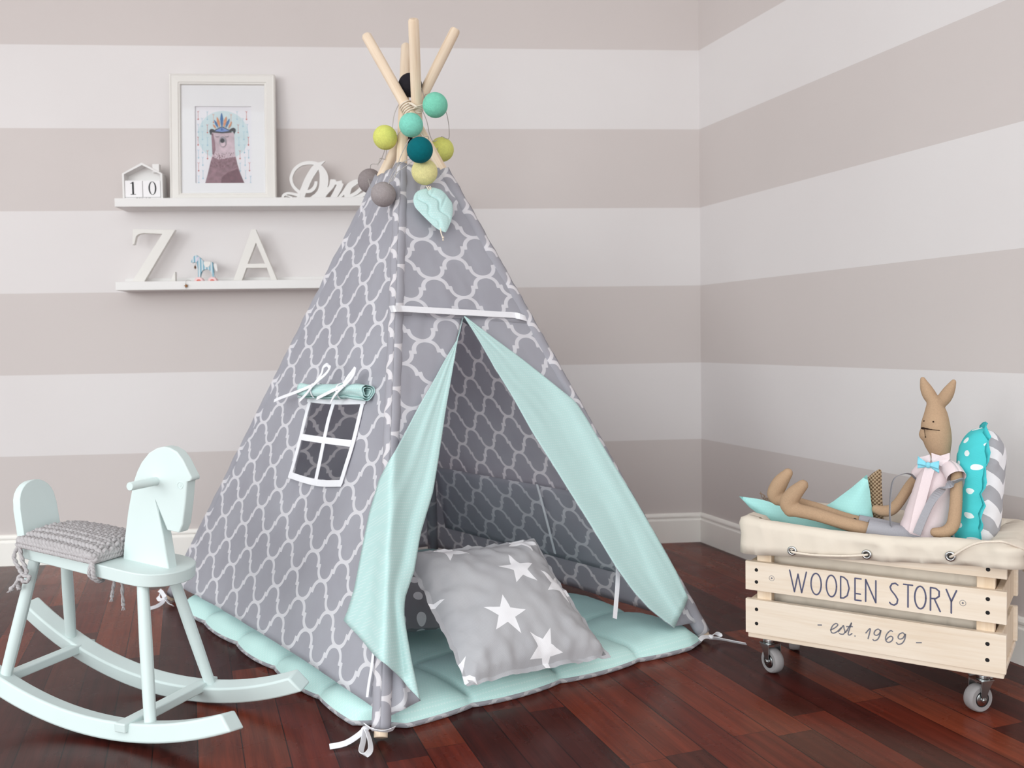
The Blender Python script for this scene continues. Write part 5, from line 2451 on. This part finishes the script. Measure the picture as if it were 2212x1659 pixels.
ey = [(1711, 1190), (1872, 1198), (2053, 1202)]
EY = [kp(x, y, -.0195) for x, y in ey]
for P in EY:
    eyelet(P, (0, -1, 0))
E4 = V((KX1 + .0335, .020, .345))
eyelet(E4, (.80, -.55, .15))
m = MB()
o3 = V((0, -.004, 0))
m.tube(smooth_curve([EY[0] + V((-.002, .006, 0)), EY[0] + V((.004, -.003, -.002)), EY[0].lerp(EY[1], .3) + V((0, -.004, -.006)), EY[0].lerp(EY[1], .7) + V((0, -.004, -.005)), EY[1] + V((-.004, -.003, -.001)), EY[1] + V((.001, .006, 0))], 8), .0026, 8)
m.build('drawstring', M_ROPE, liner, world=False, smooth=60)
m = MB()
q = [EY[2] + V((-.002, .008, -.001)), EY[2] + V((.004, -.004, .002)), kp(2090, 1182, -.032), kp(2118, 1172, -.034), kp(2150, 1170, -.034), kp(2172, 1172, -.03), E4 + V((.0, -.008, .006)), E4 + V((-.004, .002, 0))]
m.tube(smooth_curve(q, 8), .0026, 8)
m.build('drawstring', M_ROPE, liner, world=False, smooth=60)

# ------------------------------------------------------------------ things in the crate


def kw(x, y, z):
    return KM @ V((x, y, z))


# mint star cushion
star_px = [(1597, 1072), (1640, 1078), (1700, 1095), (1758, 1108), (1800, 1083), (1840, 1053), (1873, 1025), (1879, 1060), (1884, 1105), (1892, 1150), (1888, 1190), (1860, 1215), (1800, 1205), (1740, 1225), (1700, 1195), (1712, 1160), (1660, 1128), (1618, 1095)]
Y_S = .168
m = MB()
q = [kpl(x, y, Y_S) for x, y in star_px]


def star_fr(x, z, h):
    yy = Y_S - h
    return kw(x, yy, z)


bd = puff(m, q, star_fr, .030, 34, 1.0, .75, .003, 2.0, .9, edge=.003)
o = m.build('star_shaped_cushion', mint_dash_mat('pale_mint_cotton', (176, 230, 226), (182, 234, 230), 1.0, .2), loc=kw(-.17, Y_S, .35), smooth=180, recalc=False)
tag(o, 'pale mint star-shaped cushion poking out at the left of the toy crate', 'cushion')

# burlap pouch behind
m = MB()
qb = [kpl(x, y, .193) for x, y in ((1874, 1032), (1885, 1022), (1899, 1013), (1904, 1016), (1905, 1060), (1908, 1105), (1912, 1200), (1850, 1200), (1862, 1100))]
puff(m, qb, lambda x, z, h: kw(x, .193 - h, z), .010, 26, 1.0, .6, .002, 4.0)
o = m.build('burlap_pouch', burlap_mat(), loc=kw(-.05, .193, .4), smooth=180, recalc=False)
tag(o, 'coarse brown burlap pouch standing behind the mint star cushion', 'pouch')
m = MB()
tw = [[(1676, 1092), (1660, 1080), (1648, 1068), (1641, 1066)], [(1668, 1078), (1655, 1080), (1646, 1074), (1643, 1062)], [(1672, 1082), (1658, 1076), (1650, 1079), (1652, 1070)]]
for k, s in enumerate(tw):
    m.tube(smooth_curve([KM @ kp(x, y, .225 + .004 * k) for x, y in s], 6), .0011, 6)
o = m.build('twine', plain('jute_twine', (140, 116, 96), .9, .1, .05), loc=KM @ kp(1676, 1092, .225), smooth=60)
tag(o, 'wisp of brown jute twine behind the toy rabbit foot', 'twine')

# turquoise dotted and chevron cushion seen edge-on
ang = math.radians(4)
pc = V((.203, .137, .438))
pm = Matrix.Rotation(math.radians(13), 4, 'Z') @ Matrix.Rotation(math.radians(4), 4, 'Y')


def tq_fr(x, z, h):
    v = pm @ V((-h, x, z))
    return kw(pc.x + v.x, pc.y + v.y, pc.z + v.z)


prof2 = []
for i in range(48):
    a = 2 * PI * i / 48
    cx, sz_ = math.cos(a), math.sin(a)
    prof2.append((.065 * abs(cx) ** .7 * (1 if cx > 0 else -1), .146 * abs(sz_) ** .75 * (1 if sz_ > 0 else -1)))
m = MB()
bd = puff(m, prof2, tq_fr, .048, 34, 1.0, .62, .006, 3.0, 1.0, split=True, edge=.010)
M_TQ = dots_mat('turquoise_dot_cotton', (84, 208, 212), (238, 246, 246), .036, .026, .0064)
tqc = m.build('cushion', [M_TQ, chevron_mat()], loc=kw(pc.x, pc.y, .34), smooth=180, recalc=False)
tag(tqc, 'turquoise white-dotted cushion with a grey chevron back behind the toy rabbit', 'cushion')
m = MB()
ro_, ri_ = [], []
nb_ = len(bd)
for i, p in enumerate(bd):
    k_ = 1 + (.013 + .004 * math.sin(i * 1.1)) / max(p.length, .01)
    hh = .010 * nz(p.x * 45 + 3.0, p.y * 45, 3.1)
    ri_.append(tq_fr(p.x * .995, p.y * .995, hh))
    ro_.append(tq_fr(p.x * k_, p.y * k_, hh + .006 * nz(i * .37, 2.0, 5.0) - .004))
m.add(ri_ + ro_, [(i, (i + 1) % nb_, nb_ + (i + 1) % nb_, nb_ + i) for i in range(nb_)])
m.build('pinked_seam', linen_mat('turquoise_cotton', (76, 200, 206), .04), tqc, smooth=180, solid=.0012)

# toy rabbit sitting in the crate, legs stretched out to the left
YB = .128
rab = thing('toy_rabbit', 'tan linen toy rabbit in a pink shirt and blue bow tie sitting in the crate', 'stuffed toy', KM)


def kq(px, py, y):
    return kp(px, py, y)


bm_ = MB()


def limb(pts, rads, n=6, seg=14):
    P = smooth_curve(pts, n)
    R_ = [x.x for x in smooth_curve([V((r, 0)) for r in rads], n)]
    bm_.tube(P, R_, seg)
    bm_.sphere(P[0], R_[0], 14, 9)
    bm_.sphere(P[-1], R_[-1], 14, 9)


hx = [kq(2018, 870, YB), kq(2021, 895, YB), kq(2021, 925, YB - .004), kq(2026, 955, YB - .004), kq(2032, 985, YB), kq(2034, 1010, YB)]
limb(hx, [.0155, .0245, .0305, .0285, .0195, .0175], 8, 20)
bm_.sphere(kq(2002, 938, YB - .014), .0165, 16, 10)                      # muzzle
for pts, rads in (([kq(2024, 876, YB + .004), kq(2010, 857, YB + .006), kq(2000, 838, YB + .008), kq(1993, 819, YB + .010)], [.0095, .0145, .0125, .0060]),
                  ([kq(2028, 877, YB - .002), kq(2039, 862, YB - .004), kq(2050, 844, YB - .006), kq(2060, 825, YB - .008)], [.0095, .0142, .0125, .0062])):
    limb(pts, rads)
# torso under the shirt
limb([kq(2034, 1012, YB), kq(2024, 1050, YB - .006), kq(2008, 1100, YB - .010), kq(1994, 1150, YB - .012)], [.020, .034, .040, .045], 6, 18)
# arms with turned-up paws
limb([kq(2066, 1022, YB - .045), kq(2066, 1060, YB - .062), kq(2064, 1100, YB - .072), kq(2058, 1135, YB - .075), kq(2042, 1149, YB - .078), kq(2020, 1150, YB - .080)], [.012, .0125, .0130, .0135, .0130, .0105])
limb([kq(1990, 1020, YB + .030), kq(1966, 1048, YB + .040), kq(1944, 1082, YB + .042), kq(1926, 1101, YB + .040), kq(1908, 1104, YB + .038), kq(1893, 1100, YB + .036)], [.011, .0115, .012, .013, .013, .0110])
# legs and big feet
limb([kq(1975, 1165, YB - .035), kq(1900, 1150, YB - .042), kq(1830, 1132, YB - .060), kq(1765, 1112, YB - .068), kq(1712, 1100, YB - .072)], [.024, .0185, .0155, .0155, .0170])
limb([kq(1708, 1100, YB - .072), kq(1703, 1085, YB - .072), kq(1716, 1066, YB - .072), kq(1734, 1048, YB - .072)], [.0180, .0205, .0185, .0130])
limb([kq(1970, 1160, YB + .020), kq(1900, 1140, YB + .004), kq(1830, 1122, YB - .010), kq(1760, 1098, YB - .018), kq(1690, 1080, YB - .020)], [.024, .0175, .015, .015, .016])
limb([kq(1680, 1078, YB - .020), kq(1674, 1066, YB - .020), kq(1686, 1042, YB - .020), kq(1702, 1022, YB - .020)], [.0160, .0190, .0185, .0120])
body = bm_.build('body', M_LINEN, rab, world=False, smooth=180)
md = body.modifiers.new('one_skin', 'REMESH')
md.mode = 'VOXEL'
md.voxel_size = .0030
md.use_smooth_shade = True
md = body.modifiers.new('soft', 'SMOOTH')
md.factor = .5
md.iterations = 4
m = MB()
mo = [kq(1990, 925, YB - .034), kq(1998, 925.5, YB - .0365), kq(2006, 927, YB - .0375), kq(2014, 928, YB - .0365), kq(2030, 930, YB - .033)]
m.tube(smooth_curve(mo, 6), [.0016, .0020, .0023, .0025, .0025, .0023] + [.0017] * 6 + [.0010] * 6 + [.0007] * 7, 8)
m.build('mouth', M_DARKTHREAD, rab, world=False)
m = MB()
m.tube(smooth_curve([kq(1997, 928, YB - .0365), kq(1998, 936, YB - .0345), kq(1999, 944, YB - .0325)], 5), .0006, 6)
m.sphere(kq(1999, 944, YB - .032), .0014, 8, 6)
m.build('nose_stitch', M_DARKTHREAD, rab, world=False)
for x, y, yy in ((2016, 911, YB - .0335), (1996, 909.5, YB - .022)):
    m = MB()
    m.sphere(kq(x, y, yy), .0017, 10, 7)
    m.build('eye', M_DARKTHREAD, rab, world=False)
# shirt: a sleeveless front on the torso with sleeves and collar
m = MB()
ax_pts = [kq(2034, 1000, YB), kq(2031, 1012, YB), kq(2026, 1035, YB - .004), kq(2016, 1075, YB - .008), kq(2004, 1120, YB - .011), kq(1994, 1160, YB - .012)]
sr = [.0195, .029, .040, .044, .048, .051]
P = smooth_curve(ax_pts, 6)
R_ = [q.x for q in smooth_curve([V((r, 0)) for r in sr], 6)]
m.tube(P, [r * (1 + .03 * nz(i * .5, 2, 1)) for i, r in enumerate(R_)], 28, caps=False)
limbs = [([kq(2046, 1008, YB - .020), kq(2058, 1018, YB - .042), kq(2066, 1032, YB - .056)], [.016, .0185, .0195]), ([kq(2008, 1006, YB + .020), kq(1994, 1016, YB + .030), kq(1984, 1028, YB + .036)], [.015, .017, .017])]
for pts, rads in limbs:
    m.tube(smooth_curve(pts, 5), [q.x for q in smooth_curve([V((r, 0)) for r in rads], 5)], 18, caps=False)
shirt = m.build('shirt', M_PINK, rab, world=False, smooth=180, solid=.001)
m = MB()
for pts in ([(2009, 982), (1986, 988), (1984, 1003), (2004, 1004), (2010, 996)], [(2012, 978), (2032, 984), (2052, 978), (2052, 992), (2036, 1008), (2014, 998)]):
    qq = [kp(x, y, YB - .036) for x, y in pts]
    m.prism([(p.x, p.z) for p in qq], lambda x, z, d: V((x, YB - .034 - d - .004 * math.sin(x * 60), z)), .0025)
m.build('collar', M_PINK, shirt, world=False, bevel=.0008)
m = MB()
qq = [kp(x, y, 0) for x, y in ((2008, 1008), (1990, 1060), (1974, 1110), (1960, 1150))]
m.ribbon(smooth_curve([kp(2009, 1010, YB - .052), kp(1998, 1050, YB - .058), kp(1984, 1105, YB - .064), kp(1974, 1152, YB - .066)], 5), .020, V((1, 0, .35)), .0016)
m.build('placket', M_PINK, shirt, world=False)
# bow tie
m = MB()
kn = kp(2006, 1004, YB - .050)
for s in (-1, 1):
    def wing(a, b, s=s):
        w_ = lerp(.0035, .0125, a ** .7)
        x = s * (.003 + .0185 * a)
        z = (b * 2 - 1) * w_ + .0025 * math.sin(b * 9) * a - s * .004 * a
        return V((kn.x + x, kn.y - .003 - .006 * math.sin(PI * b) * (1 - .4 * a) - .002 * math.cos(b * 12) * a, kn.z + z))
    m.grid(10, 14, wing)
m.sphere(kn + V((0, -.006, 0)), .0052, 12, 8, (1, .8, 1.1))
m.build('bow_tie', M_BLUEBOW, rab, world=False, smooth=180, solid=.001)
# trousers and braces
m = MB()
P = smooth_curve([kq(1996, 1150, YB - .012), kq(1992, 1172, YB - .012), kq(1985, 1200, YB - .01)], 5)
m.tube(P, [.054, .054, .054, .054, .0545, .055, .055, .055, .054, .053, .050], 26)
for pts, rads in (([kq(1975, 1168, YB - .035), kq(1920, 1156, YB - .042), kq(1872, 1141, YB - .052)], [.030, .026, .0215]), ([kq(1970, 1166, YB + .020), kq(1910, 1146, YB + .008), kq(1852, 1131, YB - .006)], [.030, .025, .021])):
    m.tube(smooth_curve(pts, 5), [q.x for q in smooth_curve([V((r, 0)) for r in rads], 5)], 18, caps=False)
tro = m.build('trousers', M_GREYCLOTH, rab, world=False, smooth=180)
m = MB()
ce = kq(1846, 1131, YB - .022)
m.lathe([(.0001, 0), (.0115, -.001), (.013, .002), (.0115, .005)], ce, (-1, -.4, .3), 18)
m.build('dark_cuff_hollow', M_DKRUB, tro, world=False, smooth=60)  # black disc painted in for the shaded hollow of the trouser cuff
m = MB()
m.ribbon(smooth_curve([kp(1926, 1150, YB - .05), kp(1922, 1110, YB - .055), kp(1924, 1065, YB - .05), kp(1931, 1035, YB - .04), kp(1950, 1024, YB - .025), kp(1966, 1024, YB - .01), kp(1976, 1032, YB + .0), kp(1984, 1040, YB + .01)], 6), .0082, V((.5, -.8, .3)), .0014)
m.build('brace', M_GREYMEL, tro, world=False)
m = MB()
sd = V((.75, -.1, .65))
m.ribbon(smooth_curve([kp(1980, 1154, YB - .074), kp(1994, 1120, YB - .074), kp(2014, 1080, YB - .072), kp(2036, 1056, YB - .076), kp(2058, 1043, YB - .080), kp(2072, 1038, YB - .070), kp(2075, 1044, YB - .05), kp(2060, 1080, YB - .03), kp(2044, 1110, YB - .03)], 6), .0165, sd, .0014)
m.build('brace', M_GREYCLOTH, tro, world=False)
